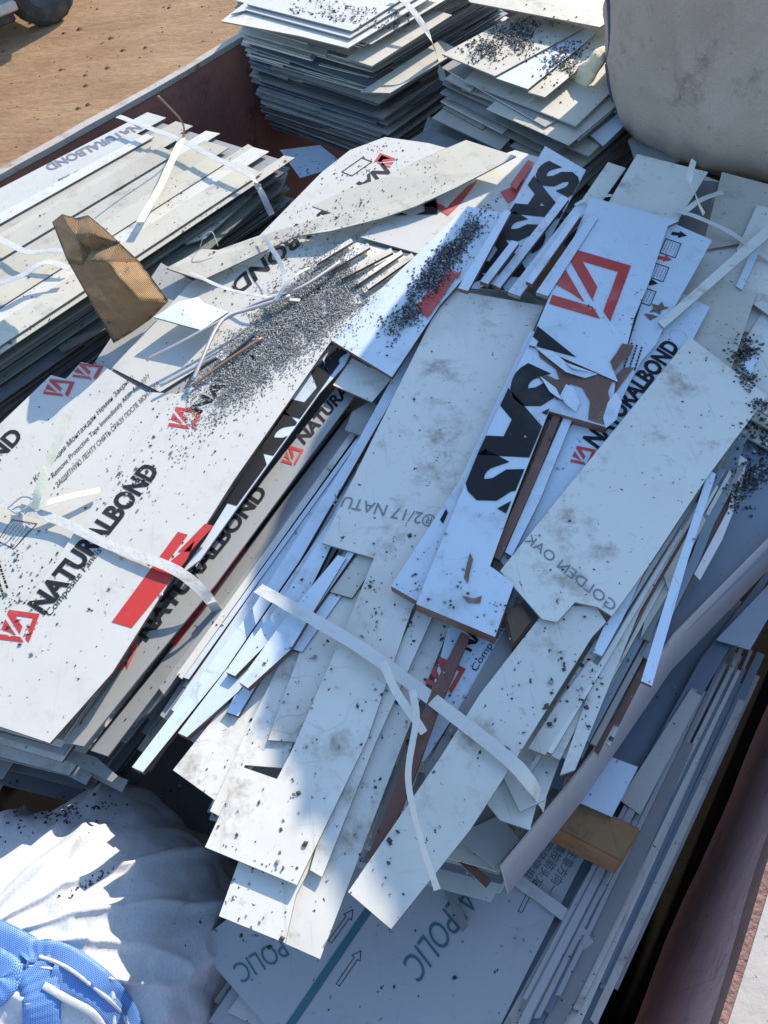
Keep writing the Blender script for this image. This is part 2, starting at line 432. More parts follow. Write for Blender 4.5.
SLV, SLF, SLM = [], [], []
SMATS = ['primer', 'grey', 'cream', 'slate', 'edge', 'blue', 'brown']
def filler(label, group, quad, zref, ztop, zbot, n, jl=.05, jw=.03, rot=2.5, mats=('grey', 'primer'), th=.005, split=.5, shift=(0, 0), seed=1, name='panel_offcut', names=None, cat='panel', tilt=0.0, ems=('edge',), stuff=False):
    """layers of a stack. quad: four pixels (start left, start right, end right, end left) at height zref"""
    rnd = random.Random(seed)
    q = [P(x, y, zref) for x, y in quad]
    made = []
    for i in range(n):
        t = i / max(1, n - 1); z = ztop + (zbot - ztop) * t - (.0043 if stuff else 0)
        v0, v1 = 0.0, 1.0
        r = rnd.random()
        if r < split:
            if rnd.random() < .6: v0 = rnd.uniform(.2, .75)
            else: v1 = rnd.uniform(.25, .8)
        l0 = 0; l1 = 1
        if rnd.random() < .3: l1 = rnd.uniform(.6, .95)
        if rnd.random() < .2: l0 = rnd.uniform(.03, .3)
        def at(l, v):
            a = q[0].lerp(q[1], v); b = q[3].lerp(q[2], v); return a.lerp(b, l)
        c = [at(l0, v0), at(l0, v1), at(l1, v1), at(l1, v0)]
        L_ = (c[3] - c[0]).normalized(); W_ = (c[1] - c[0]).normalized()
        a0, a1 = rnd.gauss(0, jl), rnd.gauss(0, jl); b0, b1 = rnd.gauss(0, jw), rnd.gauss(0, jw)
        sh = Vector((shift[0], shift[1], 0)) * t
        c = [c[0] + L_ * a0 + W_ * b0, c[1] + L_ * (a0 + rnd.gauss(0, .006)) + W_ * b1, c[2] + L_ * a1 + W_ * b1, c[3] + L_ * a1 + W_ * b0]
        m_ = sum(c, Vector()) / 4; RM = Matrix.Rotation(R(rnd.gauss(0, rot)), 3, 'Z')
        c = [m_ + RM @ (k - m_) + sh for k in c]
        tz = rnd.gauss(0, tilt)
        zz = [z - tz, z, z + tz, z]
        c = [Vector((k.x, k.y, zz[j])) for j, k in enumerate(c)]
        if rnd.random() < .35:      # a notch cut out of one end
            f = rnd.uniform(.3, .7); d = rnd.uniform(.04, .12)
            e0, e1 = c[0], c[1]
            mid = e0.lerp(e1, f); c = [c[0], mid, mid + L_ * d, c[1] + L_ * d] + c[2:]
        if stuff:
            a_ = sum((c[k].cross(c[(k + 1) % len(c)]) for k in range(len(c))), Vector())
            if a_.z < 0: c = c[::-1]
            o_ = len(SLV); n_ = len(c); SLV.extend(c + [k - Vector((0, 0, th)) for k in c])
            mi = SMATS.index(rnd.choice(mats)); ei = SMATS.index(rnd.choice(('edge', 'grey', 'primer', 'brown')))
            SLF.append(tuple(o_ + k for k in range(n_))); SLM.append(mi)
            for k in range(n_): SLF.append((o_ + k + n_, o_ + (k + 1) % n_ + n_, o_ + (k + 1) % n_, o_ + k)); SLM.append(ei)
            continue
        nm = rnd.choice(names) if names else name
        o = slab(nm, c, th, rnd.choice(mats), rnd.choice(ems))
        tag(o, label, cat, group); made.append(o)
    return made

# ------------------------------------------------------------------ ground and the open-topped bin
o = link('ground', [(-120, -120, 0), (120, -120, 0), (120, 120, 0), (-120, 120, 0)], [(0, 1, 2, 3)], 'dirt'); tag(o, kind='structure')

ax = Vector((math.sin(R(40)), math.cos(R(40)), 0)); nx = Vector((math.cos(R(40)), -math.sin(R(40)), 0))
def beam(name, a, b, z0, z1, w, mk, parent, side, sub=24, wob=.004, amp=0.0):
    """long bar from a to b (horizontal), between heights z0 and z1, w wide towards side"""
    vs, fs = [], []
    d = (b - a).normalized()
    for i in range(sub + 1):
        c = a.lerp(b, i / sub)
        for s_, z in ((0, z0), (1, z0), (1, z1), (0, z1)):
            q = c + side * w * s_; q.z = z
            k = noise.noise(q * 3.1) * wob + noise.noise(q * .9 + Vector((3, 1, 0))) * amp
            vs.append(q + side * k + Vector((0, 0, k * .7)))
    for i in range(sub):
        for j in range(4):
            a_ = i * 4 + j; b_ = i * 4 + (j + 1) % 4; fs.append((a_, a_ + 4, b_ + 4, b_))
    fs.append((0, 1, 2, 3)); e = sub * 4; fs.append((e + 3, e + 2, e + 1, e))
    return link(name, vs, fs, mk, parent=parent)
binE = empty('scrap_container', (0, 1.5, .2))
tag(binE, 'open rusty metal container holding all the stacked panel scrap, grey paint on its rim', 'container')
la, lb = P(0, 176, 1.5), P(226, 44, 1.5); ld = (lb - la).normalized(); ln = Vector((-ld.y, ld.x, 0))
L0, L1 = la - ld * 2.6, la + ld * 5.0
beam('side_wall', L0, L1, .25, 1.48, .05, 'redrust', binE, ln, 60, .01, .02)
beam('top_rail', L0 - ln * .012, L1 - ln * .012, 1.478, 1.5, .045, 'rimpaint', binE, ln, 80, .006, .02)
ra, rb = P(716, 1024, 1.5), P(768, 872, 1.5); rd = (rb - ra).normalized(); rn = Vector((rd.y, -rd.x, 0))
R0, R1 = ra - rd * 1.6, ra + rd * 5.6
beam('side_wall', R0, R1, .495, 1.42, .06, 'rust', binE, rn, 60, .012, .05)
beam('wall_shade_strip', R0 - rn * .004, R1 - rn * .004, .20, .50, .06, 'binshade', binE, rn, 60, .012, .05)  # foot of the wall, coloured near-black to stand for shade in the gap
beam('top_rail', R0 + rn * .004, R1 + rn * .004, 1.42, 1.5, .17, 'rimpaint', binE, rn, 80, .008, .02)
beam('rusty_lip', R0 - rn * .008, R1 - rn * .008, 1.415, 1.495, .016, 'rustedge', binE, rn, 160, .012, .02)
for k in range(0): beam('wall_rib', R0 - rn * .03, R1 - rn * .03, .98, 1.06, .04, 'rust', binE, rn, 60, .01, .04)
fl = [L0 + ln * .12, R0 + rn * .12, R1 + rn * .12, L1 + ln * .12]
link('floor_plate', [Vector((v.x, v.y, .25)) for v in fl] + [Vector((v.x, v.y, .2)) for v in fl], [(3, 2, 1, 0), (4, 5, 6, 7), (0, 1, 5, 4), (1, 2, 6, 5), (2, 3, 7, 6), (3, 0, 4, 7)], 'binshade', parent=binE)
beam('end_wall', L1, R1, .25, 1.5, .06, 'rust', binE, (L1 - L0).normalized(), 20, .01, .02)
beam('end_wall', L0, R0, .25, 1.44, .06, 'rust', binE, -(L1 - L0).normalized(), 20, .01, .02)

# ------------------------------------------------------------------ vehicle in the yard (only its wheel and underside reach the frame)
def vehicle():
    base = P(57, 25, 0)
    v = empty('parked_truck', base); tag(v, 'dark truck parked on the dirt in the top left corner, dusty wheel showing', 'truck')
    d = Vector((-math.sin(R(52)), -math.cos(R(52)), 0)); s = Vector((-d.y, d.x, 0))
    if s.dot(Vector((0, 1, 0))) < 0: s = -s
    def wheel(c):
        rr, w = .36, .24
        prof = [(.20, 0), (.24, -.01), (.31, -.005), (.345, .02), (rr, .05), (rr, w - .05), (.345, w - .02), (.3, w), (.2, w)]
        n = 40; vs = []; fs = []
        for i in range(n):
            a = 2 * math.pi * i / n
            for r_, y_ in prof: 
                r2 = r_ + (.008 if (r_ >= rr and i % 2) else 0)
                vs.append(c + d * (r2 * math.cos(a)) + Vector((0, 0, r2 * math.sin(a) + rr)) + s * y_)
        k = len(prof)
        for i in range(n):
            for j in range(k - 1):
                a_ = i * k + j; b_ = ((i + 1) % n) * k + j; fs.append((a_, b_, b_ + 1, a_ + 1))
        t = link('wheel', vs, fs, 'rubber', parent=v)
        vs = []; fs = []
        prof = [(.0, .05), (.06, .04), (.07, .07), (.14, .06), (.18, .03), (.205, .0), (.205, .2), (0, .2)]
        for i in range(n):
            a = 2 * math.pi * i / n
            for r_, y_ in prof: vs.append(c + d * (r_ * math.cos(a)) + Vector((0, 0, r_ * math.sin(a) + rr)) + s * y_)
        k = len(prof)
        for i in range(n):
            for j in range(k - 1):
                a_ = i * k + j; b_ = ((i + 1) % n) * k + j; fs.append((a_, b_, b_ + 1, a_ + 1))
        r = link('rim', vs, fs, 'vehicle', parent=t, origin=v.location)
    def box(name, a0, a1, s0, s1, z0, z1, mk, ins=.03):
        vs = []
        for z, i_ in ((z0, ins), (z0 + ins, 0), (z1 - ins, 0), (z1, ins)):
            for a, b in ((a0 + i_, s0 + i_), (a1 - i_, s0 + i_), (a1 - i_, s1 - i_), (a0 + i_, s1 - i_)):
                vs.append(base + d * a + s * b + Vector((0, 0, z)))
        fs = [(3, 2, 1, 0), (12, 13, 14, 15)]
        for l in range(3):
            for j in range(4): fs.append((l * 4 + j, l * 4 + (j + 1) % 4, l * 4 + 4 + (j + 1) % 4, l * 4 + 4 + j))
        return link(name, vs, fs, mk, parent=v)
    wheel(base); wheel(base + s * 1.5); wheel(base + d * 2.8); wheel(base + d * 2.8 + s * 1.5)
    box('chassis', -.6, 3.6, .3, 1.45, .42, .62, 'vehicle')
    box('body', -.9, 3.8, .02, 1.75, .78, 1.25, 'vehicle', .08)
    box('cab', .5, 2.4, .1, 1.65, 1.25, 1.8, 'vehicle', .12)
    box('side_step', .36, 2.3, -.12, .06, .27, .36, 'sill', .015)
    box('underbody_skirt', .34, 2.35, .10, .5, .12, .5, 'vehicle', .02)
    box('fender', .40, .52, -.02, .3, .38, .85, 'vehicle', .02)
vehicle()
rnd = random.Random(5); vs, fs = [], []
for _ in range(260):
    a = rnd.uniform(-40, 300); b = rnd.uniform(-20, 180); c = P(a, b, 0); q = rnd.uniform(.008, .03) * (.5 if rnd.random() < .8 else 1.3); o_ = len(vs)
    for v in ((1, 0, 0), (.1, .8, 0), (-.9, .1, 0), (0, -.9, 0), (.1, 0, .6), (0, 0, -.3)): vs.append(c + Vector(v) * q)
    for i in range(4): fs += [(o_ + i, o_ + (i + 1) % 4, o_ + 4), (o_ + (i + 1) % 4, o_ + i, o_ + 5)]
MT['stone'] = mat('yard_stone', (.17, .12, .085), .9, var=.3)
tag(link('pebbles', vs, fs, 'stone'), 'small stones scattered on the dirt yard', 'pebbles', kind='stuff')

# ------------------------------------------------------------------ layers inside the stacks
filler('thin scrap layer directly under the largest printed sheet', 'upper layers of the front left stack',
       [(-120, 686), (46, 730), (318, 352), (160, 262)], 1.54, 1.536, 1.43, 11, .012, .004, .15, ('grey', 'primer', 'cream'), ems=('edge', 'brown', 'grey'), seed=12, split=0)
filler('thin scrap layer within the printed front left stack', 'layers inside the front left stack',
       [(-120, 705), (66, 752), (350, 400), (160, 262)], 1.40, 1.37, 1.10, 19, .025, .012, .5, ('grey', 'primer', 'cream', 'grey', 'slate'), ems=('edge', 'edge', 'brown', 'grey'), seed=11, split=.35)
filler('thin offcut layer inside the strapped middle stack', 'layers inside the middle stack',
       [(215, 775), (505, 850), (772, 450), (470, 240)], 1.48, 1.455, 1.25, 24, .04, .014, .8, ('primer', 'grey', 'film', 'blue'), ems=('edge', 'brown', 'edge'), seed=5, split=.6)
filler('dark plank layer inside the lit plank stack by the left wall', 'layers inside the left wall stack',
       [(-80, 240), (-60, 389), (281, 163), (150, 120)], 1.5, 1.49, 1.12, 26, .03, .012, .7, ('olive', 'slate', 'slate', 'olive'), ems=('edge', 'olive'), seed=9, split=.45, cat='panel')
filler('ragged sheet layer inside the tall back left stack', 'layers inside the back left stack',
       [(236, 12), (372, 50), (505, -30), (330, -100)], 1.66, 1.705, 1.14, 46, .013, .016, 1.1, ('grey', 'primer', 'blue', 'cream', 'primer'), ems=('edge', 'grey', 'primer'), seed=21, split=.2, tilt=.002, shift=(.03, .05))
filler('ragged sheet layer inside the back right stack beside the bag', 'layers inside the back right stack',
       [(452, 70), (575, 125), (700, 20), (560, -20)], 1.60, 1.585, 1.16, 30, .03, .03, 2.5, ('cream', 'primer', 'grey', 'cream'), ems=('edge', 'grey'), seed=33, split=.3, tilt=.003, shift=(-.04, -.10))
filler('pale sheet layer under the scrap in front of the grey bag', 'layers in front of the grey bag',
       [(610, 330), (790, 420), (860, 215), (665, 150)], 1.52, 1.50, 1.26, 16, .05, .05, 2.5, ('primer', 'grey', 'cream'), ems=('edge', 'grey'), seed=41, split=.5)
filler('film covered sheet layer in the low stack by the right wall', 'layers of the low stack by the right wall',
       [(215, 1000), (488, 1120), (733, 600), (560, 500)], 1.2, 1.19, .75, 24, .04, .012, .4, ('blue', 'shadefilm', 'blue', 'grey'), ems=('edge', 'grey', 'blue'), seed=51, split=.35, shift=(.07, -.05))

# the slivers past the 300 that show largest: one mass
filler('', '', [(-120, 686), (46, 730), (318, 352), (160, 262)], 1.54, 1.529, 1.42, 16, .01, .004, .1, ('grey', 'primer', 'slate'), th=.003, seed=112, split=0, stuff=True)
filler('', '', [(-120, 705), (66, 752), (350, 400), (160, 262)], 1.40, 1.37, 1.10, 32, .03, .014, .6, ('grey', 'primer', 'slate'), th=.003, seed=111, split=.3, stuff=True)
filler('', '', [(215, 775), (505, 850), (772, 450), (470, 240)], 1.48, 1.45, 1.22, 40, .04, .016, 1.0, ('primer', 'grey', 'cream'), th=.003, seed=105, split=.5, stuff=True)
filler('', '', [(-80, 240), (-60, 387), (279, 162), (150, 120)], 1.5, 1.485, 1.12, 40, .03, .014, .6, ('slate', 'grey', 'slate'), th=.003, seed=109, split=.4, stuff=True)
filler('', '', [(240, 14), (368, 48), (505, -30), (330, -100)], 1.66, 1.70, 1.14, 80, .014, .016, 1.0, ('grey', 'primer', 'blue', 'cream', 'slate'), th=.003, seed=121, split=.3, tilt=.002, shift=(.03, .05), stuff=True)
filler('', '', [(452, 72), (570, 122), (700, 20), (560, -20)], 1.60, 1.58, 1.16, 60, .035, .035, 3, ('cream', 'primer', 'grey', 'slate'), th=.003, seed=133, split=.3, tilt=.003, shift=(-.04, -.10), stuff=True)
filler('', '', [(215, 1000), (492, 1120), (737, 600), (560, 500)], 1.2, 1.185, .75, 45, .03, .016, .6, ('blue', 'grey', 'primer'), th=.003, seed=151, split=.35, shift=(.07, -.05), stuff=True)
tag(link('panel_slivers', SLV, SLF, SMATS, SLM, register=True), 'mass of thin sheet edges packed inside the stacks between the larger layers', 'sheet edges', kind='stuff')

# ------------------------------------------------------------------ front left printed stack
pC = panel('white printed sheet under the curved cream strip, lettering upside down', [(112, 368), (190, 283), (255, 240), (322, 172), (350, 150), (385, 137), (428, 143), (492, 160), (318, 310), (235, 345), (160, 392)], 1.545, 'dusty')
logo(pC, (396, 159), (-16, -6), (-6, 9))
text(pC, 'NATURALBOND', (383, 163), (230, 284), (391, 173), 'ink', .03)
shapes(pC, outline([(362, 158), (372, 162), (352, 176), (342, 172)], .8), 'ink', 'label_frame')
pA = panel('white film sheet with two small red emblems at its torn top edge', [(-90, 540), (-20, 443), (51, 375), (66, 379), (81, 362), (105, 367), (146, 392), (200, 395), (150, 520), (40, 700), (-90, 680)], 1.552, 'dusty')
logo(pA, (73, 384), (-29, -4), (-9, 16)) if False else logo(pA, (50, 379), (25, 3), (-7, 15))
logo(pA, (80, 363), (24, 3), (-8, 14))
text(pA, 'NATURALBOND', (-120, 585), (24, 436), (-132, 572), 'ink', .035)
text(pA, '• Коmпоzиция Монтаждан Немин Закрыто', (32, 486), (134, 378), (29, 480), 'ink', .0, cap=.9, name='small_print')
text(pA, '• Remove Protective Tape Immediately After Assembly', (50, 482), (150, 376), (47, 476), 'ink', .0, cap=.9, name='small_print')
text(pA, '• ЗАЩИТНУЮ ЛЕНТУ СНЯТЬ СРАЗУ ПОСЛЕ МОНТАЖА', (55, 491), (160, 385), (52, 485), 'ink', .0, cap=.9, name='small_print')
shapes(pA, outline([(12, 520), (37, 524), (14, 549), (-2, 541)], .8), 'ink', 'label_frame')
small_lines(pA, (14, 524), (2, 539), (3.4, .8), 6, .5)
pB = panel('largest white printed sheet on the front left stack, wide black lettering and chips', [(-110, 690), (50, 743), (112, 673), (234, 480), (331, 341), (388, 283), (374, 264), (268, 322), (190, 386), (172, 398), (150, 430), (96, 500), (30, 600), (-60, 640)], 1.560, 'dusty', em='brown', th=.006)
text(pB, 'NATURALBOND', (44, 615), (160, 470), (27, 604), 'ink', .04)
text(pB, 'Composite Panels', (50, 617), (102, 551), (45, 612), 'ink', .0)
logo(pB, (9, 610), (31, 4), (-11, 29))
logo(pB, (176, 407), (26, 4), (-8, 19))
text(pB, 'NATURALBOND', (200, 414), (330, 280), (189, 408), 'ink', .03)
shapes(pB, [[(112, 622), (178, 532), (188, 535), (163, 568), (195, 541), (187, 560), (132, 628)], [(178, 552), (205, 524), (214, 526), (190, 552)]], 'red', 'red_stripe')
small_lines(pB, (-2, 560), (8, 590), (-5, 4), 3, 2.5)
# tiers showing past its right edge
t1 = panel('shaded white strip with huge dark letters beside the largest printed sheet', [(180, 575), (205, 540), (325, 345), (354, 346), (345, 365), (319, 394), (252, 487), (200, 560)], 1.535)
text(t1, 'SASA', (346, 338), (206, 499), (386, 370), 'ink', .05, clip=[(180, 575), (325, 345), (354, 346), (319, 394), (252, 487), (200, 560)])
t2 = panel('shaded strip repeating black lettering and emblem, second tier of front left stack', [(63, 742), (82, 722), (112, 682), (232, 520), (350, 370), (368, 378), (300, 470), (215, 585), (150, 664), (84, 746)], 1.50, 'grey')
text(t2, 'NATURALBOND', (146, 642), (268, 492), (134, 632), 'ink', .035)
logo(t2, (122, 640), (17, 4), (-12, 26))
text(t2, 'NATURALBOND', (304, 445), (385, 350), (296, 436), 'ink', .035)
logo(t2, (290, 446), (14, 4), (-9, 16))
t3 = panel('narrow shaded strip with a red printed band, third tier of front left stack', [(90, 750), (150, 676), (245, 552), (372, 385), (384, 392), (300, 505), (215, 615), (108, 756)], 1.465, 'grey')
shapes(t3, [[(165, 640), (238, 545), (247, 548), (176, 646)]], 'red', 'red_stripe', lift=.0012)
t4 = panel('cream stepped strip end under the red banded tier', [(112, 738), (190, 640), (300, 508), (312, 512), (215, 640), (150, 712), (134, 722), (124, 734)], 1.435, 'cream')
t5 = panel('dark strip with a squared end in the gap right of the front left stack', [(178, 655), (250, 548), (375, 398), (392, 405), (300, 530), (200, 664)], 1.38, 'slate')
t6 = panel('pale square cut strip above the lettered tier beside the chip strip', [(333, 385), (352, 358), (392, 378), (372, 402)], 1.53, 'primer')
t7 = panel('small dark ledge piece in the gap below the chip strip', [(352, 412), (372, 400), (384, 412), (362, 436), (345, 430)], 1.50, 'grey')
for i, (q, zz) in enumerate([([(66, 748), (96, 757), (118, 776), (112, 782), (62, 758)], 1.40), ([(30, 738), (70, 752), (92, 775), (86, 785), (20, 752)], 1.36), ([(92, 766), (128, 780), (122, 792), (88, 775)], 1.34), ([(-20, 722), (30, 742), (60, 765), (50, 772), (-20, 742)], 1.32)]):
    panel(['notched grey sheet end poking out below the front left stack', 'long grey sheet end just above the white bag', 'small grey sheet end nearest the dark gap by the bag', 'grey sheet end at the left frame edge over the bag'][i], q, zz, 'grey', 'brown' if i % 2 else 'edge')

# debris on the front left stack
pE = panel('long curved cream strip crossing the printed sheets', [(166, 268), (202, 249), (218, 250), (255, 237), (309, 219), (332, 213), (312, 206), (345, 190), (382, 178), (425, 157), (466, 140), (516, 156), (486, 172), (455, 188), (416, 206), (382, 218), (330, 231), (296, 236), (245, 260), (202, 280)], 1.60, 'cream',
           zs=[1.58, 1.58, 1.58, 1.582, 1.588, 1.592, 1.60, 1.605, 1.612, 1.62, 1.625, 1.62, 1.612, 1.605, 1.598, 1.592, 1.588, 1.582, 1.578, 1.575])
pF = panel('white sheet with red emblem half hidden behind the curved cream strip', [(360, 237), (421, 254), (468, 214), (508, 213), (548, 160), (515, 150), (445, 175)], 1.565, 'dusty')
shapes(pF, [[(430, 205), (447, 208), (451, 203), (468, 186), (478, 180), (462, 202), (448, 216)], [(418, 205), (430, 200), (446, 207), (428, 207)], [(500, 192), (510, 188), (516, 178), (524, 180), (516, 198), (508, 204)]], 'red', 'emblem')
text(pF, 'SA', (365, 228), (438, 200), (385, 252), 'ink', .05, clip=True)
pG = panel('white film strip carrying a band of black chips, red mark at its middle', [(331, 340), (392, 377), (440, 305), (478, 262), (510, 214), (466, 206), (432, 240), (385, 285)], 1.60, em='brown', th=.010, zs=[1.575, 1.575, 1.585, 1.60, 1.61, 1.61, 1.60, 1.585])
shapes(pG, [[(414, 308), (448, 268), (456, 277), (428, 318)], [(451, 271), (458, 273), (462, 270), (458, 279)]], 'red', 'red_mark')
panel('narrow brown edged strip beside the chip strip, pointing at the hidden letters', [(505, 209), (511, 212), (468, 291), (458, 288)], 1.635, 'film', 'brown', .012, name='strip_offcut', cat='strip')
panel('small tilted white offcut casting a shadow by the cardboard', [(154, 317), (201, 330), (228, 312), (204, 303), (198, 297), (178, 302)], 1.60, 'film', 'slate', zs=[1.605, 1.60, 1.575, 1.575, 1.58, 1.60])
panel('pale sheet edge peeping out beneath the chip heap', [(262, 318), (346, 240), (420, 256), (330, 340), (250, 352)], 1.556, 'primer')
sl_ = [((330, 268), (369, 245), 5), ((340, 277), (392, 250), 5), ((354, 284), (402, 252), 4), ((367, 287), (413, 255), 5), ((316, 262), (352, 240), 4)]
for i, (a, b, w) in enumerate(sl_):
    d = (Vector(b) - Vector(a)).normalized(); s = Vector((-d.y, d.x)) * w / 2
    q = [tuple(Vector(a) + s), tuple(Vector(b) + s), tuple(Vector(b) - s), tuple(Vector(a) - s)]
    panel('narrow cream slat in the row between chip heap and curved strip', q, 1.575 + .004 * (i % 2), 'cream' if i % 2 else 'primer', 'brown', .008, name='slat_offcut', cat='slat', group='slats beside the chip heap')
tube('long straight metal rod lying across to the chip heap', [(146, 360, 1.60), (180, 343, 1.60), (217, 323, 1.60), (255, 304, 1.595), (300, 288, 1.59), (340, 262, 1.585)], .0052, 'steel', 'metal_rod', 'rod')
tube('sharply bent metal rod end next to the long straight rod', [(193, 380, 1.585), (204, 355, 1.60), (216, 329, 1.61), (228, 316, 1.61), (250, 309, 1.60), (290, 296, 1.59)], .0055, 'steel', 'metal_rod', 'rod')
tube('short metal rod half buried below the bent rod', [(160, 386, 1.572), (205, 362, 1.575), (235, 348, 1.575)], .0045, 'steel', 'metal_rod', 'rod')
tube('brown metal rod half buried nearest the chip heap', [(192, 386, 1.572), (225, 362, 1.575), (262, 338, 1.575)], .0045, 'wire', 'metal_rod', 'rod')
panel('pale splinter of panel between the buried rods', [(215, 356), (252, 327), (258, 330), (222, 361)], 1.578, 'primer', name='slat_offcut', cat='slat')

# ------------------------------------------------------------------ lit plank stack by the left wall
def planks():
    A0, A1 = Vector((-60, 222)), Vector((150, 113)); B0, B1 = Vector((-60, 392)), Vector((292, 158))
    rnd = random.Random(3); vcur = 0; i = 0
    what = ['outermost pale plank along the wall with faint lettering', 'white film plank with a faint number next to the outermost', 'narrow cream plank left of the strap knot', 'long cream plank under the strap knot', 'thin grey plank with dark gap beside it', 'broad cream plank behind the cardboard', 'short cream plank at the far end', 'wide cream plank in the middle of the lit stack', 'speckled cream plank next to the wide one', 'narrow grey plank with a broken end', 'cream plank ending at the cardboard', 'front cream plank along the drop into the gap', 'lowest front plank above the dark layers']
    ws = [.10, .06, .04, .09, .035, .10, .05, .15, .10, .04, .08, .12, .05]
    tot = sum(ws); v = 0
    for i, w in enumerate(ws):
        v0, v1 = v / tot - .016, (v + w) / tot + .012; v += w
        s = Vector((rnd.uniform(-.02, .02), 0)); e = rnd.uniform(.86, 1.0) if i % 3 else 1.0; e = min(e, 1.0)
        st = 0 if i % 4 else rnd.uniform(.0, .12)
        def at(l, vv): 
            a = A0.lerp(A1, l); b = B0.lerp(B1, l); return tuple(a.lerp(b, vv))
        q = [at(st, v0), at(e, v0 + rnd.uniform(-.01, .01)), at(e + rnd.uniform(-.01, .01), v1), at(st, v1)]
        z = 1.515 + .0042 * (i % 3)
        p = panel(what[i], q, z, 'dusty' if i < 2 else ('cream', 'cream', 'primer', 'cream')[i % 4], 'edge', .0032, name='plank_offcut', cat='plank')
        if i == 0: text(p, 'NATURALBOND', (136, 124), (44, 166), (143, 129), 'fadedink', .03)
        if i == 1: text(p, '12', (78, 171), (58, 180), (84, 177), 'fadedink', .03)
planks()
# under-sheet filling the top between planks
panel('hidden grey base sheet seen in the gaps of the plank stack', [(-60, 226), (146, 118), (282, 160), (-60, 388)], 1.503, 'grey')
for lb_, q, z, m_ in [
    ('dark olive sheet leaning out under the front plank', [(120, 292), (190, 240), (262, 182), (268, 195), (196, 262), (140, 300)], 1.44, 'olive'),
    ('pale grey wedge sheet standing out of the olive layers', [(178, 240), (240, 190), (252, 196), (205, 238), (186, 244)], 1.46, 'primer'),
    ('olive sheet with chopped corner below the hanging strap', [(200, 235), (262, 176), (288, 172), (282, 190), (232, 232)], 1.40, 'olive'),
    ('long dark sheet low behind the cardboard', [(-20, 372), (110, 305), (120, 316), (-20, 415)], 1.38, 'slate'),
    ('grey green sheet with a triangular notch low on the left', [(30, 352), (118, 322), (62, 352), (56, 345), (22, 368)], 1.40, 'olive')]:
    panel(lb_, q, z, m_)

# ------------------------------------------------------------------ middle stack
mid = []
def mp(*a, **k):
    p = panel(*a, **k); mid.append(p); return p
m1 = mp('large pale sheet down the middle with a faint stamped number', [(447, 289), (544, 306), (520, 360), (440, 560), (412, 609), (367, 740), (297, 885), (205, 847), (242, 767), (277, 779), (293, 748), (345, 629), (374, 558), (322, 543), (372, 440)], 1.575, 'primer')
text(m1, '®2/17 NATUR', (437, 516), (334, 494), (433, 528), 'fadedink', .0)
mp('pale grey sheet edge showing right of the large pale sheet', [(330, 800), (310, 870), (322, 877), (375, 744), (440, 600), (425, 590)], 1.566, 'primer')
m3 = mp('pale sheet end hanging out lowest at the bottom, left piece with a crack', [(219, 916), (285, 943), (296, 895), (330, 830), (255, 830), (238, 863)], 1.558, 'primer')
m3b = mp('long pale sheet with the foremost corner over the dark stack', [(284, 943), (320, 959), (404, 740), (450, 625), (420, 600), (340, 800), (296, 890)], 1.53, 'primer', zs=[1.553, 1.553, 1.553, 1.553, 1.553, 1.553, 1.553])
mp('broad pale sheet with torn brown corner at the left of the middle stack', [(173, 770), (216, 801), (262, 760), (300, 640), (250, 650), (222, 708)], 1.535, 'primer', em='brown')
mp('pale sheet tucked left of the large one with smudges', [(210, 811), (221, 817), (245, 765), (284, 768), (330, 640), (352, 560), (318, 585), (245, 735)], 1.55, 'primer')
mp('narrow pale sheet inset in the notch of the large pale sheet', [(297, 742), (345, 640), (385, 540), (350, 540), (322, 590), (268, 740)], 1.558, 'primer')
mp('short cream offcut with brown end inside the notch', [(330, 592), (360, 552), (378, 560), (352, 598)], 1.566, 'cream', em='brown')
#mp('pale slim sheet below the bundle of folded strips', [(150, 720), (172, 738), (330, 545), (370, 440), (330, 460), (250, 590)], 1.50, 'primer')
#mp('wide pale sheet at the left edge of the middle stack', [(146, 712), (180, 740), (262, 640), (318, 550), (345, 480), (262, 560)], 1.475, 'film')
#mp('pale sheet between the gap and the folded strips', [(205, 640), (230, 660), (352, 470), (400, 370), (385, 365), (300, 500)], 1.485, 'primer')
def bundle(label, group, a, b, n, z0, z1, mats, ems=('brown', 'edge'), th=.012, w=(5, 9), jit=(.0, .14), seed=1, name='slat_offcut', cat='slat'):
    """n narrow slats fanned between the pixel lines a and b"""
    rnd = random.Random(seed)
    a0, a1 = map(Vector, a); b0, b1 = map(Vector, b)
    for i in range(n):
        t = (i + rnd.uniform(-.3, .3)) / max(1, n - 1)
        p = a0.lerp(b0, t); q = a1.lerp(b1, t + rnd.uniform(-.10, .10))
        d = q - p; s0 = rnd.uniform(*jit); s1 = rnd.uniform(*jit) * 1.6; q = p + d * (1 - s1); p = p + d * s0
        dn = d.normalized(); sd = Vector((-dn.y, dn.x)) * rnd.uniform(*w) / 2
        sk_ = dn * rnd.uniform(-3, 3); k = rnd.uniform(.55, .85)
        z = z0 + (z1 - z0) * (i / max(1, n - 1)) + .006 * (i % 3)
        panel(label, [tuple(p + sd + sk_), tuple(p - sd), tuple(q - sd * k), tuple(q + sd * k)], z, rnd.choice(mats), rnd.choice(ems), th, name=name, cat=cat, group=group)
bundle('narrow pale slat in the bundle along the gap of the middle stack', 'slats along the gap', ((150, 708), (398, 372)), ((238, 752), (415, 440)), 19, 1.47, 1.50, ('film', 'primer', 'film', 'grey'), seed=3)
mp('grey sheet low under the bundle of slats', [(160, 715), (215, 760), (330, 600), (400, 400), (330, 470), (240, 590)], 1.44, 'grey')
bundle('pale strip edge between the foremost corner and the ragged sheet', 'strips at the foremost corner', ((345, 872), (432, 640)), ((392, 872), (470, 655)), 6, 1.50, 1.535, ('primer', 'grey', 'film'), seed=23, th=.006)
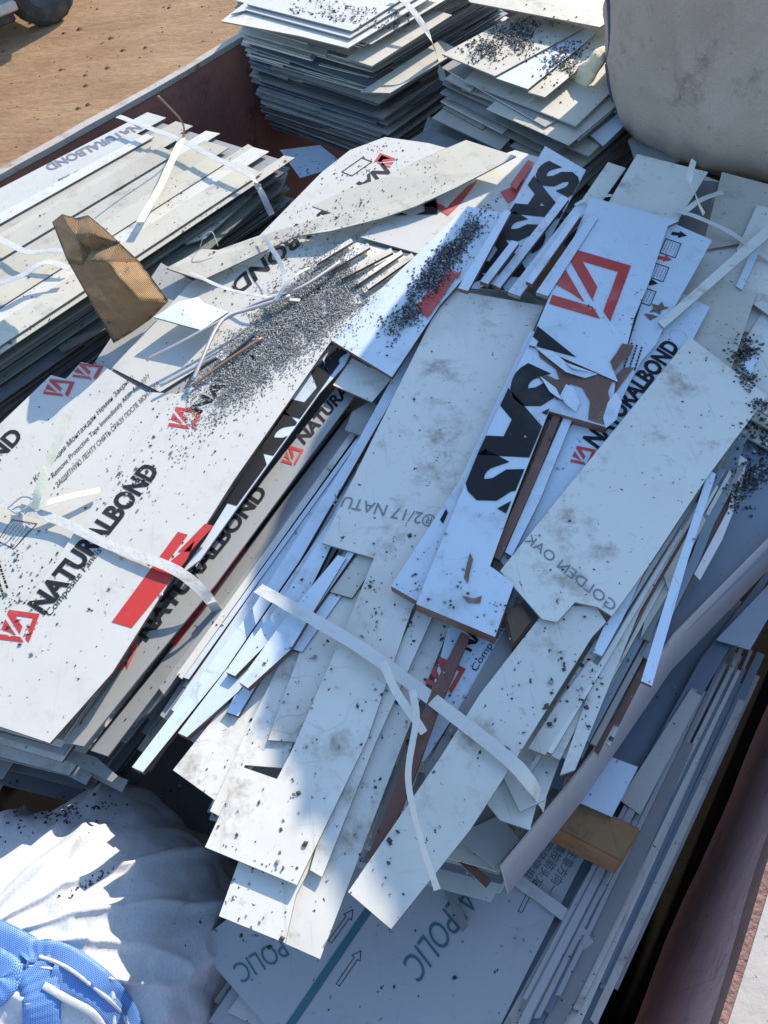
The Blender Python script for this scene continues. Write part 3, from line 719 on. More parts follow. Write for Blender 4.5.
bundle('narrow strip edge packed between the ragged sheet and the metal tray', 'strips by the metal tray', ((528, 775), (715, 470)), ((600, 760), (752, 455)), 19, 1.575, 1.51, ('primer', 'grey', 'slate', 'blue', 'brown'), ('edge', 'brown', 'grey'), .008, (4, 8), seed=8)
bundle('long strip edge stepped down towards the right wall gap', 'stepped strips of the low stack', ((508, 1035), (712, 640)), ((592, 1035), (768, 640)), 22, 1.225, 1.13, ('shadefilm', 'primer', 'grey', 'shadefilm', 'blue'), ('edge', 'grey'), .006, (5, 11), seed=14)
bundle('shaded strip edge stepped down into the gap by the front left stack', 'stepped strips of the front left stack', ((112, 742), (385, 392)), ((140, 778), (402, 402)), 10, 1.43, 1.25, ('grey', 'cream', 'slate'), ('edge', 'grey'), .006, (4, 8), seed=17)
bundle('dark strip edge on the side of the lit plank stack', 'side strips of the plank stack', ((-60, 398), (284, 168)), ((-60, 470), (300, 212)), 20, 1.48, 1.15, ('slate', 'olive', 'slate', 'grey'), ('slate', 'olive', 'edge'), .008, (5, 10), seed=19)
strips = [
    ('longest white folded strip along the gap, from the chip strip down', [(412, 342), (424, 344), (362, 452), (300, 560), (225, 670), (143, 772), (132, 767), (250, 612), (350, 455)], 1.535, 1),
    ('white folded strip just right of the longest one', [(398, 398), (406, 402), (300, 600), (240, 690), (187, 737), (178, 733), (232, 662), (330, 520)], 1.548, 0),
    ('white folded strip crossing in the bundle, shorter', [(345, 500), (352, 503), (300, 610), (235, 676), (226, 672), (275, 610)], 1.562, 1),
    ('white folded strip ending at the notch, brown underside', [(338, 555), (346, 558), (290, 650), (248, 688), (239, 682), (285, 618)], 1.575, 1),
    ('white strip stub under the bundle with torn end', [(248, 672), (262, 676), (238, 716), (226, 712)], 1.545, 0),
    ('thin white strip beside the notch with dark side', [(352, 545), (358, 548), (300, 632), (292, 636)], 1.57, 0),
    ('pale strip lying left of the notch pieces', [(362, 552), (370, 556), (302, 652), (290, 648)], 1.562, 1)]
for lb_, q, z, b_ in strips:
    mp(lb_, q, z, 'film' if b_ is not None else 'primer', 'brown', .016, name='strip_offcut', cat='strip')

q_ = mp('white sheet with black letters below the back right stack', [(545, 146), (586, 170), (522, 292), (466, 288), (490, 244)], 1.575)
text(q_, 'SASAS', (548, 160), (455, 296), (584, 178), 'ink', .05, clip=True)
shapes(q_, [[(510, 185), (528, 160), (534, 163), (516, 190)]], 'red', 'red_mark')
for i, (lb_, q) in enumerate([('upper white slat leaning over the black letters', [(562, 195), (569, 199), (500, 288), (492, 284)]),
                              ('lower white slat leaning over the black letters', [(580, 200), (590, 206), (520, 296), (508, 292)]),
                              ('short pale slat near the letters, left', [(512, 240), (519, 243), (488, 284), (480, 281)]),
                              ('pale slat touching the big emblem sheet', [(590, 214), (598, 218), (548, 296), (536, 292)]),
                              ('grey slat between two white slats over the letters', [(575, 212), (581, 215), (532, 284), (526, 281)])]):
    mp(lb_, q, 1.60 + .008 * i, 'film', 'edge' if i % 2 else 'brown', .012, name='slat_offcut', cat='slat')
# sheets in front of the big grey bag
for lb_, q, z, m_ in [
    ('wide pale sheet lying against the foot of the grey bag', [(637, 154), (708, 172), (677, 222), (608, 203)], 1.60, 'primer'),
    ('pale narrow sheet left of the wide one at the bag', [(608, 162), (626, 168), (590, 218), (562, 240), (572, 214)], 1.585, 'primer'),
    ('cream sheet under the right side of the grey bag', [(722, 172), (790, 190), (790, 235), (702, 250)], 1.565, 'cream'),
    ('grey sheet in shade right of the wide pale sheet', [(700, 180), (722, 182), (690, 235), (676, 228)], 1.555, 'slate'),
    ('large pale sheet reaching the right frame edge', [(700, 245), (790, 240), (790, 345), (700, 318), (655, 330)], 1.555, 'primer'),
    ('narrow pale sheet stepped at the right frame edge', [(757, 205), (790, 212), (790, 330), (722, 282)], 1.573, 'primer'),
    ('thin white strip edge at the right frame', [(763, 225), (770, 228), (742, 290), (736, 286)], 1.585, 'film'),
    ('pale chip speckled sheet right of the black lettering', [(640, 300), (700, 272), (757, 292), (730, 372), (690, 342)], 1.58, 'cream'),
    ('small white corner sheet below the stray strip', [(745, 340), (770, 300), (775, 420), (735, 395)], 1.56, 'primer'),
    ('white triangular scrap poking out behind the golden labelled sheet', [(752, 352), (758, 356), (750, 376), (738, 370)], 1.60, 'film')]:
    mp(lb_, q, z, m_)
mp('long straight white strip lying diagonally to the right frame edge', [(768, 224), (775, 232), (664, 328), (658, 322)], 1.612, 'primer', name='strip_offcut', cat='strip')

# lettered sheets under the big emblem sheet
r1 = mp('white sheet with black lettering running under the torn film', [(684, 294), (710, 307), (690, 345), (600, 465), (520, 590), (500, 560), (560, 440), (640, 340)], 1.592)
text(r1, 'NATURALBOND', (597, 449), (680, 347), (582, 438), 'ink', .04)
logo(r1, (577, 446), (19, 4), (-7, 16))
r2 = mp('white sheet with lower red emblem under the brown strip', [(452, 612), (525, 585), (498, 648), (424, 762), (406, 756), (432, 690)], 1.56)
logo(r2, (440, 657), (26, 12), (-15, 26)) 
text(r2, 'NATURAL', (470, 652), (510, 590), (455, 645), 'ink', .04, clip=True)
text(r2, 'Composite Panels', (476, 672), (524, 597), (470, 668), 'ink', .0, clip=True)
mp('grey sheet edge right of the lower emblem sheet', [(498, 640), (530, 590), (545, 610), (480, 720), (430, 800), (424, 770)], 1.565, 'grey')
n2 = mp('white sheet with small black arrows and framed notes', [(668, 221), (712, 240), (690, 280), (668, 318), (656, 344), (641, 361), (634, 374), (622, 398), (609, 425), (600, 400), (628, 346)], 1.607, em='alu')
for (x, y) in ((679, 235), (664, 259), (650, 283)):
    c = 'red' if y == 259 else 'ink'
    shapes(n2, [[(x - 7, y - 3), (x + 1, y - 2), (x + 1, y - 4), (x + 8, y + 1), (x - 1, y + 3), (x - 1, y + 1), (x - 8, y)]], c, 'arrow')
for (x, y) in ((671, 248), (659, 272), (646, 296)):
    shapes(n2, outline([(x - 5, y - 9), (x + 10, y - 4), (x + 4, y + 10), (x - 11, y + 5)], .8), 'ink', 'label_frame')
    small_lines(n2, (x - 3, y - 7), (x - 8, y + 4), (2.6, 1), 5, .4)
small_lines(n2, (632, 343), (624, 368), (5, 2), 3, 1.6)
n1 = mp('wide white sheet bearing the largest red emblem', [(591, 197), (679, 221), (668, 226), (650, 280), (634, 318), (626, 350), (614, 372), (618, 382), (600, 374), (540, 348), (529, 345)], 1.620, em='brown', th=.006)
logo(n1, (570, 248), (61, 18), (-21, 56))
text(n1, 'A', (534, 322), (514, 364), (590, 345), 'ink', .05, clip=[(591, 197), (668, 226), (626, 350), (618, 382), (540, 348), (529, 345)])
n3 = mp('long white sheet with giant letters, brown folded front edge', [(529, 343), (545, 347), (616, 378), (612, 410), (606, 427), (549, 411), (512, 505), (490, 566), (500, 573), (514, 584), (495, 637), (416, 604), (478, 452)], 1.614, em='brown', th=.028)
text(n3, 'SAS', (527, 362), (462, 492), (583, 388), 'ink', .06, clip=[(529, 343), (545, 347), (570, 360), (549, 411), (500, 530), (440, 545), (478, 452)])
shapes(n3, [[(537, 350), (552, 352), (575, 366), (600, 373), (613, 380), (608, 392), (611, 408), (604, 425), (588, 420), (590, 402), (582, 388), (570, 384), (566, 394), (572, 404), (556, 400), (545, 385), (538, 378), (548, 376), (560, 382), (556, 370), (540, 358)]], 'torn', 'torn_patch', lift=.0022)
shapes(n3, [[(470, 553), (473, 560), (470, 572), (468, 584), (464, 578), (467, 564)], [(462, 596), (474, 599), (482, 596), (480, 604), (468, 603)]], 'torn', 'torn_slit', lift=.002)
shapes(n1, [[(622, 344), (634, 346), (630, 356), (622, 362), (614, 372), (610, 362), (616, 354)]], 'torn', 'torn_patch', lift=.002)
shapes(n2, [[(652, 304), (658, 306), (662, 302), (664, 307), (669, 308), (661, 311), (660, 315), (655, 312), (649, 313), (653, 309)]], 'torn', 'torn_patch', lift=.002)
shapes(n2, [[(644, 314), (652, 315), (658, 317), (653, 319), (650, 321)]], 'torn', 'torn_patch', lift=.002)
shapes(n2, [[(634, 368), (622, 384), (612, 398), (606, 402), (612, 380), (624, 368)]], 'torn', 'torn_patch', lift=.002)
# curled flaps of the torn film
def flap(px, z, parent, lift):
    vs = [P(x, y, z + l) for (x, y), l in zip(px, lift)]
    k = len(vs); c = sum(vs, Vector()) / k + Vector((0, 0, .004))
    return link('film_flap', vs + [c], [(i, (i + 1) % k, k) for i in range(k)], 'film', parent=parent)
flap([(530, 343), (552, 350), (572, 368), (598, 374), (585, 378), (566, 372), (548, 358)], 1.617, n3.o, [0, .003, .012, .004, .002, .012, .004])
flap([(566, 384), (574, 388), (580, 402), (576, 412), (566, 404), (560, 396)], 1.617, n3.o, [.002, .01, .004, .0, .006, .008])
flap([(608, 402), (616, 392), (622, 402), (616, 420), (606, 428), (603, 418)], 1.612, n3.o, [.004, .01, .003, .006, .001, .008])
flap([(540, 376), (556, 388), (562, 400), (550, 392)], 1.617, n3.o, [.0, .012, .01, .004])
n0 = mp('slim white sheet tucked under the left side of the giant letter sheet', [(391, 586), (417, 601), (473, 482), (545, 335), (530, 330), (460, 480)], 1.603, em='brown', th=.020)
shapes(n0, [[(440, 520), (446, 509), (448, 513), (443, 524)]], 'ink', 'lettering')
mp('brown strip slanting under the giant letter sheet', [(556, 408), (563, 410), (540, 470), (500, 560), (492, 556), (530, 470)], 1.608, 'brown', 'brown', .01, name='strip_offcut', cat='strip')
mp('white strip next to the slanting brown strip', [(566, 412), (574, 415), (540, 500), (512, 556), (505, 552)], 1.604, 'film', 'edge', .008, name='strip_offcut', cat='strip')
mp('brown strip lying over the lower red emblem', [(461, 632), (470, 636), (440, 706), (414, 778), (379, 864), (367, 858), (405, 760), (432, 690)], 1.585, 'brown', 'brown', .012, name='strip_offcut', cat='strip')

m5 = mp('long pale sheet with ragged side running to the lower centre', [(540, 617), (557, 622), (570, 606), (596, 606), (606, 622), (592, 637), (517, 757), (470, 830), (391, 929), (348, 892), (440, 758), (480, 694)], 1.598, 'primer', em='edge')
m4 = mp('large pale sheet stamped GOLDEN OAK at the right', [(690, 337), (767, 396), (705, 480), (647, 568), (612, 616), (598, 607), (575, 602), (557, 622), (542, 619), (500, 571), (575, 478)], 1.608, 'primer')
text(m4, 'GOLDEN OAK', (612, 612), (524, 541), (618, 603), 'fadedink', .0)
# far right of the middle stack
for lb_, q, z, m_, e_, t_ in [
    ('narrow white strip slanting down across the metal tray', [(709, 470), (716, 474), (688, 560), (652, 686), (641, 681), (672, 580)], 1.60, 'film', 'brown', .008),
    ('pale strip edge showing under the golden stamped sheet', [(647, 570), (690, 505), (698, 510), (640, 610), (575, 770), (560, 775), (600, 660)], 1.575, 'primer', 'edge', .006),
    ('white strip corner sticking out under the stamped sheet', [(603, 628), (620, 605), (645, 570), (622, 620), (602, 656), (593, 652)], 1.59, 'film', 'edge', .006),
    ('brown strip among pale strips near the metal tray', [(640, 600), (648, 604), (600, 700), (570, 780), (562, 788), (575, 740)], 1.56, 'brown', 'brown', .008),
    ('pale chip dusted sheet right of the ragged sheet', [(596, 640), (620, 640), (560, 760), (530, 745)], 1.57, 'primer', 'edge', .005),
    ('cut pale sheet end with a square corner below the ragged sheet', [(560, 700), (590, 660), (600, 668), (545, 755), (528, 748)], 1.58, 'primer', 'edge', .005),
    ('light grey strip ending over the timber', [(500, 770), (560, 700), (590, 680), (545, 800), (520, 812)], 1.545, 'primer', 'edge', .005),
    ('short white offcut behind the strap at the tray corner', [(484, 800), (520, 770), (540, 790), (530, 830), (500, 820)], 1.53, 'primer', 'edge', .005),
    ('folded white strip in the tray, curved end', [(740, 455), (747, 460), (738, 500), (722, 540), (700, 580), (694, 574), (728, 510)], 1.53, 'alu', 'edge', .006),
    ('dark slot shaped strip beside the tray', [(720, 440), (727, 446), (690, 540), (650, 640), (640, 636), (680, 540)], 1.55, 'slate', 'edge', .006),
    ('blue grey slat inside the tray', [(738, 430), (748, 436), (700, 560), (650, 660), (642, 655), (690, 560)], 1.54, 'blue', 'edge', .006),
    ('grey stub with a square end beside the tray', [(660, 560), (700, 510), (706, 520), (668, 590)], 1.565, 'cream', 'edge', .006),
    ('lower pale stub with square end beside the tray', [(652, 590), (668, 572), (676, 580), (640, 640)], 1.555, 'cream', 'edge', .006)]:
    mp(lb_, q, z, m_, e_, t_, name='strip_offcut', cat='strip')
tray = mp('smooth blue grey metal tray sheet at the right with chips', [(800, 380), (800, 520), (768, 552), (672, 645), (560, 790), (540, 780), (640, 640), (740, 450)], 1.47, 'blue')
# upright flange of the tray
topz, botz = 1.50, 1.37
fl_ = [(800, 508), (768, 538), (673, 634), (581, 766), (500, 866)]
A = [P(x, y, topz) for x, y in fl_]; off = Vector((.0, 0, 0))
vs = []; side = (A[0] - A[-1]).normalized().cross(Vector((0, 0, 1))) * .004
fo = side.normalized() * (.022 if side.dot(rn) > 0 else -.022)
for a in A: vs += [a, a + side, a + side + fo - Vector((0, 0, topz - botz)), a + fo - Vector((0, 0, topz - botz))]
fs = []
for i in range(len(A) - 1):
    for j in range(4): fs.append((i * 4 + j, i * 4 + (j + 1) % 4, i * 4 + 4 + (j + 1) % 4, i * 4 + 4 + j))
fs += [(3, 2, 1, 0), tuple(range(len(vs) - 4, len(vs)))]
MT['flange'] = mat('grey_brown_flange', (.40, .35, .34), .4, .1, dirt=.4, scratch=.4)
link('flange', vs, fs, 'flange', parent=tray.o, origin=tray.o.location, register=True)
# wood
def block(name, label, top, z1, z0, mk, cat, sub=1):
    a = [P(x, y, z1) for x, y in top]; c = sum(a, Vector()) / 4
    bm = bmesh.new(); t = [bm.verts.new(v) for v in a]; b = [bm.verts.new(Vector((v.x, v.y, z0))) for v in a]
    bm.faces.new(t); bm.faces.new(b[::-1])
    for i in range(4): bm.faces.new((b[i], b[(i + 1) % 4], t[(i + 1) % 4], t[i]))
    bmesh.ops.recalc_face_normals(bm, faces=bm.faces[:])
    bmesh.ops.bevel(bm, geom=bm.edges[:], offset=.004, segments=2, affect='EDGES')
    bmesh.ops.subdivide_edges(bm, edges=bm.edges[:], cuts=sub, use_grid_fill=True)
    for v in bm.verts: v.co += Vector((noise.noise(v.co * 25), noise.noise(v.co * 25 + Vector((5, 0, 0))), noise.noise(v.co * 25 + Vector((0, 9, 0))))) * .003
    bm.verts.index_update()
    o = link(name, [v.co.copy() for v in bm.verts], [tuple(v.index for v in f.verts) for f in bm.faces], mk, register=True); bm.free()
    return tag(o, label, cat)
block('timber_beam', 'orange brown squared timber end sticking out under the tray flange', [(520, 770), (642, 829), (622, 862), (500, 800)], 1.335, 1.235, 'wood', 'timber', 3)
#block('timber_beam', 'hidden timber bearer under the far part of the middle stack', [(700, 470), (800, 510), (785, 540), (690, 500)], 1.24, 1.20, 'darkwood', 'timber')
block('wood_scrap', 'weathered dark wood lump wedged beside the giant letter sheet', [(503, 610), (520, 602), (534, 622), (512, 648)], 1.59, 1.56, 'darkwood', 'wood scrap', 3)
mp('small white sheet lying on the timber end by the flange', [(598, 752), (638, 767), (612, 817), (578, 802)], 1.345, 'film')

# ------------------------------------------------------------------ low stack (bottom and right)
al = mp('large blue white sheet with ALPOLIC lettering at the bottom', [(195, 944), (330, 840), (600, 780), (640, 770), (580, 866), (498, 1030), (470, 1090), (300, 1065)], 1.212, 'shadefilm')
text(al, 'ALPOLIC', (462, 884), (402, 962), (480, 905), 'teal', .0)
text(al, 'ALPOLIC', (300, 925), (232, 966), (312, 943), 'teal', .0)
shapes(al, [[(365, 908), (372, 912), (292, 1030), (282, 1030)]], 'teal', 'guide_line')
shapes(al, [[(590, 868), (594, 870), (538, 990), (533, 986)]], 'teal', 'guide_line')
for (a, b) in (((330, 942), (353, 910)), ((338, 985), (361, 951)), ((520, 912), (536, 880))):
    d = (Vector(b) - Vector(a)).normalized(); s = Vector((-d.y, d.x)); a, b = Vector(a), Vector(b); h = b - d * 9
    shapes(al, outline([tuple(v) for v in (a + s * 2, h + s * 2, h + s * 5, b, h - s * 5, h - s * 2, a - s * 2)], .7), 'ink', 'arrow')
text(al, '注意方向一致', (572, 848), (540, 900), (580, 853), 'teal', .0, cap=.8)
text(al, '请按箭头方向', (560, 842), (526, 892), (568, 847), 'teal', .0, cap=.8)
text(al, '安装使用', (547, 840), (524, 874), (554, 845), 'teal', .0, cap=.8)
for lb_, q, z, m_ in [
    ('thin sheet sliding out beside the lettered bottom sheet', [(500, 1030), (590, 868), (650, 760), (664, 766), (610, 880), (520, 1040)], 1.200, 'primer'),
    ('grey sheet second out from the lettered bottom sheet', [(540, 1030), (612, 890), (680, 740), (694, 744), (640, 870), (556, 1040)], 1.188, 'grey'),
    ('pale sheet third out towards the dark gap', [(556, 1040), (640, 868), (712, 700), (724, 706), (655, 860), (574, 1040)], 1.165, 'primer'),
    ('blue film sheet lying highest by the right wall gap', [(640, 770), (700, 660), (768, 570), (775, 568), (705, 690), (655, 775)], 1.222, 'blue'),
    ('white film corner below the tray at the right edge', [(716, 640), (768, 585), (790, 580), (750, 650)], 1.235, 'film'),
    ('pale printed sheet right of the small white sheet', [(620, 800), (690, 690), (702, 696), (640, 815)], 1.23, 'primer'),
    ('outermost grey film strip touching the dark gap', [(575, 1030), (650, 850), (735, 680), (742, 684), (664, 850), (596, 1030)], 1.14, 'blue'),
    ('stray grey triangular scrap on the bottom sheet', [(440, 880), (448, 872), (468, 925), (462, 932)], 1.225, 'grey'),
    ('brown underside strip poking out above the bottom sheet', [(448, 852), (454, 848), (492, 880), (486, 888)], 1.43, 'brown')]:
    mp(lb_, q, z, m_)
mp('grey shaded sheet end below the tray corner', [(455, 835), (500, 815), (520, 840), (494, 868)], 1.4575, 'grey')
# deep dark sheets between white bag and middle stack
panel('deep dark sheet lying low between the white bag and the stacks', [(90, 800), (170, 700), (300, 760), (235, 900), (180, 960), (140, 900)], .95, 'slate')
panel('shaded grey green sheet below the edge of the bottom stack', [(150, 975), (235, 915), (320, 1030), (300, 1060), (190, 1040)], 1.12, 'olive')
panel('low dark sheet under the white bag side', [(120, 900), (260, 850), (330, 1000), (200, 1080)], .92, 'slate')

# ------------------------------------------------------------------ back left stack top
b1 = panel('speckled white top sheet of the tall back left stack', [(247, 4), (352, 31), (410, -6), (300, -40)], 1.742, 'dusty')
for lb_, q, z, m_ in [
    ('white sheet second from the top of the back left stack', [(231, 14), (246, 10), (350, 38), (430, -10), (300, -40)], 1.732, 'dusty'),
    ('long blue sheet jutting out left below the top', [(221, 21), (300, 36), (348, 48), (440, -8), (300, -40)], 1.722, 'primer'),
    ('cream lit sheet stepping out at the corner of the back left stack', [(346, 58), (372, 66), (452, 15), (420, 5)], 1.66, 'cream'),
    ('white lit sheet lower at the corner of the back left stack', [(360, 92), (390, 93), (460, 50), (440, 40)], 1.58, 'cream')]:
    panel(lb_, q, z, m_)
shapes(b1, [], 'red', 'x') if False else None
# back right stack top
b2 = panel('chip strewn top sheet of the back right stack', [(442, 54), (524, 10), (584, 28), (495, 76)], 1.635, 'cream')
panel('white slat beside the chip strewn top sheet', [(496, 78), (584, 29), (597, 33), (528, 89)], 1.628, 'film')
panel('outer pale slat near the yellow foam', [(528, 92), (600, 33), (614, 40), (545, 97)], 1.62, 'cream')
panel('wide pale sheet at the top frame edge behind the chip strewn one', [(455, -15), (470, 2), (600, 27), (640, 0), (640, -40)], 1.69, 'cream')
panel('white film sheet with torn print slumping beside the bag', [(550, 100), (575, 82), (612, 78), (630, 120), (603, 146)], 1.55, 'film', zs=[1.56, 1.58, 1.58, 1.53, 1.52])
panel('grey sheet between the back right stack and the lettered sheet', [(628, 140), (640, 132), (680, 160), (640, 175)], 1.5, 'grey')
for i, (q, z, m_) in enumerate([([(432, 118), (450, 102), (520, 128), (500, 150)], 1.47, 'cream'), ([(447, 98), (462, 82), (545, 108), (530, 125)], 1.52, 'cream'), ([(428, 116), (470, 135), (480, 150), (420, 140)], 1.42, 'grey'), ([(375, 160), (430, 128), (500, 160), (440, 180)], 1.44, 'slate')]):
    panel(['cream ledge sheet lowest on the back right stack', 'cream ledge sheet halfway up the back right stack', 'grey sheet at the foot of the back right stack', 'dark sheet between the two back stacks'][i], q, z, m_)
panel('red printed scrap in the dark gap behind the left wall stack', [(280, 150), (320, 145), (345, 165), (300, 178)], 1.30, 'film')

# ------------------------------------------------------------------ straps
ribbon('flat pale strap over the front left stack, running down its side', [(-20, 497, 1.575), (20, 508, 1.58), (60, 521, 1.572), (110, 545, 1.571), (160, 563, 1.575), (185, 576, 1.566), (205, 594, 1.53), (218, 612, 1.46)], 0.0252)
ribbon('upright strap tail curling up from the buckle', [(34, 509, 1.58), (38, 494, 1.60), (46, 470, 1.625), (60, 435, 1.66), (68, 414, 1.68)], 0.0210, 'yellow', twist=[0, .4, .6, .4, .3])
ribbon('short strap tail lying beside the curling one', [(34, 510, 1.575), (50, 502, 1.588), (75, 495, 1.582), (100, 490, 1.570)], 0.0185, 'yellow')
def buckle():
    c = P(20, 505, 1.588)
    o = None
    pts = [(8, 508), (22, 497), (32, 501), (18, 513)]
    vs = []; 
    tube('small wire buckle joining the strap on the front left stack', [P(*q, 1.592) for q in pts + pts[:1]], .0022, 'steel', 'strap_buckle', 'buckle', seg=6)
buckle()
ribbon('wide pale strap crossing the middle stack from the gap', [(258, 588, 1.56), (285, 603, 1.595), (318, 622, 1.592), (352, 642, 1.59), (382, 662, 1.595), (420, 690, 1.58), (470, 728, 1.607), (512, 762, 1.612), (532, 785, 1.58), (545, 805, 1.50)], 0.0269, 'strap')
ribbon('long white strap tail dangling past the brown strip', [(383, 662, 1.61), (395, 690, 1.62), (413, 716, 1.61), (424, 733, 1.60)], 0.0168, 'strap', twist=[0, .5, .3, .8])
ribbon('thin strap tail hanging to the foremost sheets', [(412, 690, 1.62), (416, 720, 1.64), (408, 775, 1.65), (418, 830, 1.64), (437, 890, 1.62)], 0.0134, 'strap', twist=[.2, .4, .6, 1.0, .7])
ribbon('strap over the low stack beside the timber', [(500, 868, 1.30), (520, 882, 1.225), (556, 908, 1.222), (575, 925, 1.212), (596, 958, 1.17), (606, 975, 1.12)], 0.0252, 'strap')
ribbon('hanging strap over the end of the lit plank stack', [(118, 116, 1.56), (150, 128, 1.56), (185, 142, 1.56), (215, 158, 1.56), (250, 175, 1.555), (260, 190, 1.50), (272, 215, 1.42)], 0.0252, 'strap')
ribbon('yellowed strap tail on the lit plank stack', [(182, 138, 1.57), (172, 160, 1.575), (158, 190, 1.565), (140, 222, 1.56)], 0.0286, 'yellow')
ribbon('pale strap across the near end of the lit plank stack', [(-20, 228, 1.55), (10, 244, 1.555), (30, 252, 1.56), (60, 250, 1.57), (72, 262, 1.55)], 0.0235, 'strap')
ribbon('crumpled strap at the cardboard', [(-10, 285, 1.56), (20, 276, 1.575), (45, 262, 1.58), (70, 268, 1.56)], 0.0252, 'strap')
ribbon('strap bow above the chip heap', [(262, 235, 1.60), (280, 262, 1.60), (284, 282, 1.61), (276, 300, 1.60)], 0.0151, 'strap', twist=[.3, .5, .2, 0])
ribbon('thin strap stretched beside the upside down lettering', [(190, 272, 1.60), (225, 288, 1.58), (262, 296, 1.59), (300, 300, 1.58)], 0.0118, 'strap')
ribbon('short strap loop at the chip heap knot', [(276, 300, 1.60), (290, 280, 1.625), (308, 268, 1.615), (312, 270, 1.60)], 0.0101, 'strap')
ribbon('strap tail standing up in front of the grey bag', [(704, 214, 1.60), (696, 196, 1.65), (690, 178, 1.70), (694, 160, 1.72)], 0.0185, 'strap', twist=[0, .3, .2, .6])
ribbon('strap crossing the sheets right of the grey bag foot', [(676, 210, 1.61), (700, 218, 1.62), (730, 232, 1.59), (768, 258, 1.585), (790, 272, 1.58)], 0.0168, 'strap')
ribbon('short strap tail beside the standing one', [(682, 214, 1.615), (700, 200, 1.63), (722, 192, 1.61)], 0.0185, 'strap')
ribbon('strap running down the face of the back left stack', [(392, -4, 1.76), (405, 2, 1.752), (425, 28, 1.70), (437, 55, 1.60), (443, 80, 1.50)], 0.0269, 'strap')
ribbon('strap end lying at the tip of the sheets above the letters', [(575, 205, 1.61), (590, 198, 1.62), (612, 195, 1.61)], 0.0134, 'strap')
tube('bent rusty wire standing up from the lit plank stack', [(183, 136, 1.56), (184, 128, 1.60), (180, 119, 1.64), (168, 106, 1.70), (158, 96, 1.75)], 0.0035, 'wire', 'bent_wire', 'wire')
tube('thin wire loop by the lit plank stack end', [(200, 248, 1.58), (204, 236, 1.62), (212, 232, 1.63), (218, 246, 1.60)], 0.0012, 'strap', 'wire_loop', 'wire')

# ------------------------------------------------------------------ crumpled cardboard
def card():
    from mathutils.geometry import delaunay_2d_cdt
    V = [(52, 222, 1.68), (62, 214, 1.73), (76, 218, 1.71), (88, 215, 1.76), (104, 228, 1.745), (120, 243, 1.74), (140, 262, 1.69), (155, 282, 1.63), (168, 300, 1.575),
         (150, 318, 1.57), (130, 332, 1.57), (113, 342, 1.575), (100, 318, 1.60), (84, 290, 1.63), (66, 258, 1.66),
         (76, 236, 1.755), (92, 250, 1.715), (108, 262, 1.775), (97, 284, 1.70), (122, 282, 1.745), (110, 306, 1.655), (137, 298, 1.675), (126, 320, 1.61), (96, 236, 1.775), (84, 262, 1.70)]
    nb = 15
    res = delaunay_2d_cdt([Vector(v[:2]) for v in V], [(i, (i + 1) % nb) for i in range(nb)], [], 1, 1e-4)
    bm = bmesh.new(); bv = []
    for q, o_ in zip(res[0], res[3]):
        z = V[o_[0]][2] if o_ else 1.65
        bv.append(bm.verts.new((q.x, q.y, z * 1000)))
    for f in res[2]: bm.faces.new([bv[i] for i in f])
    bmesh.ops.subdivide_edges(bm, edges=bm.edges[:], cuts=5, use_grid_fill=True)
    bm.verts.index_update(); px = [v.co.copy() for v in bm.verts]
    out = []
    for v in px:
        k = noise.noise(Vector((v.x * .06, v.y * .06, 2))) * .010 + abs(noise.noise(Vector((v.x * .13, v.y * .13, 7)))) * .008
        out.append(P(v.x, v.y, v.z / 1000 + k))
    fs = [tuple(v.index for v in f.verts) for f in bm.faces]
    ed = [(e.verts[0].index, e.verts[1].index) for e in bm.edges if len(e.link_faces) == 1]
    n = len(out); back = [v - Vector((0, 0, .005)) for v in out]
    bm.free()
    o = link('cardboard_scrap', out + back, fs + [tuple(i + n for i in f[::-1]) for f in fs] + [(a, b, b + n, a + n) for a, b in ed], 'card', register=True, smooth=True)
    uv = o.data.uv_layers.new(name='UVMap')
    for lp in o.data.loops:
        v = px[lp.vertex_index % n]; a_ = .35 if v.y < 262 else -.75
        uv.data[lp.index].uv = ((v.x * math.cos(a_) + v.y * math.sin(a_)) / 42, (v.y * math.cos(a_) - v.x * math.sin(a_)) / 42)
    tag(o, 'crumpled brown corrugated cardboard between the two left stacks', 'cardboard')
card()
# yellow foam
def foam():
    path = [P(604, 52, 1.66), P(596, 62, 1.65), P(586, 74, 1.62), (P(577, 84, 1.58))]
    vs, fs = [], []; seg = 18; n = 16
    for i in range(n):
        t = i / (n - 1); k = min(2, int(t * 3)); f = t * 3 - k; c = path[k].lerp(path[k + 1], f)
        d = (path[-1] - path[0]).normalized(); s = d.cross(Vector((0, 0, 1))).normalized()
        for j in range(seg):
            a = 2 * math.pi * j / seg; r = .034 * (1 + .35 * noise.noise(Vector((math.cos(a) * 2, math.sin(a) * 2, t * 4)))) * (.75 + .35 * t)
            vs.append(c + s * r * 1.2 * math.cos(a) + Vector((0, 0, r * .8 * math.sin(a))))
    for i in range(n - 1):
        for j in range(seg): a = i * seg + j; b = i * seg + (j + 1) % seg; fs.append((a, b, b + seg, a + seg))
    fs += [tuple(range(seg - 1, -1, -1)), tuple(range((n - 1) * seg, n * seg))]
    MT['foam'] = mat('yellowed_foam_film', (.58, .50, .33), .6, dirt=.3, bump=.5, bscale=40)
    tag(link('foam_roll', vs, fs, 'foam', smooth=True, register=True), 'crumpled yellowish foam roll between back right stack and bag', 'foam')
foam()

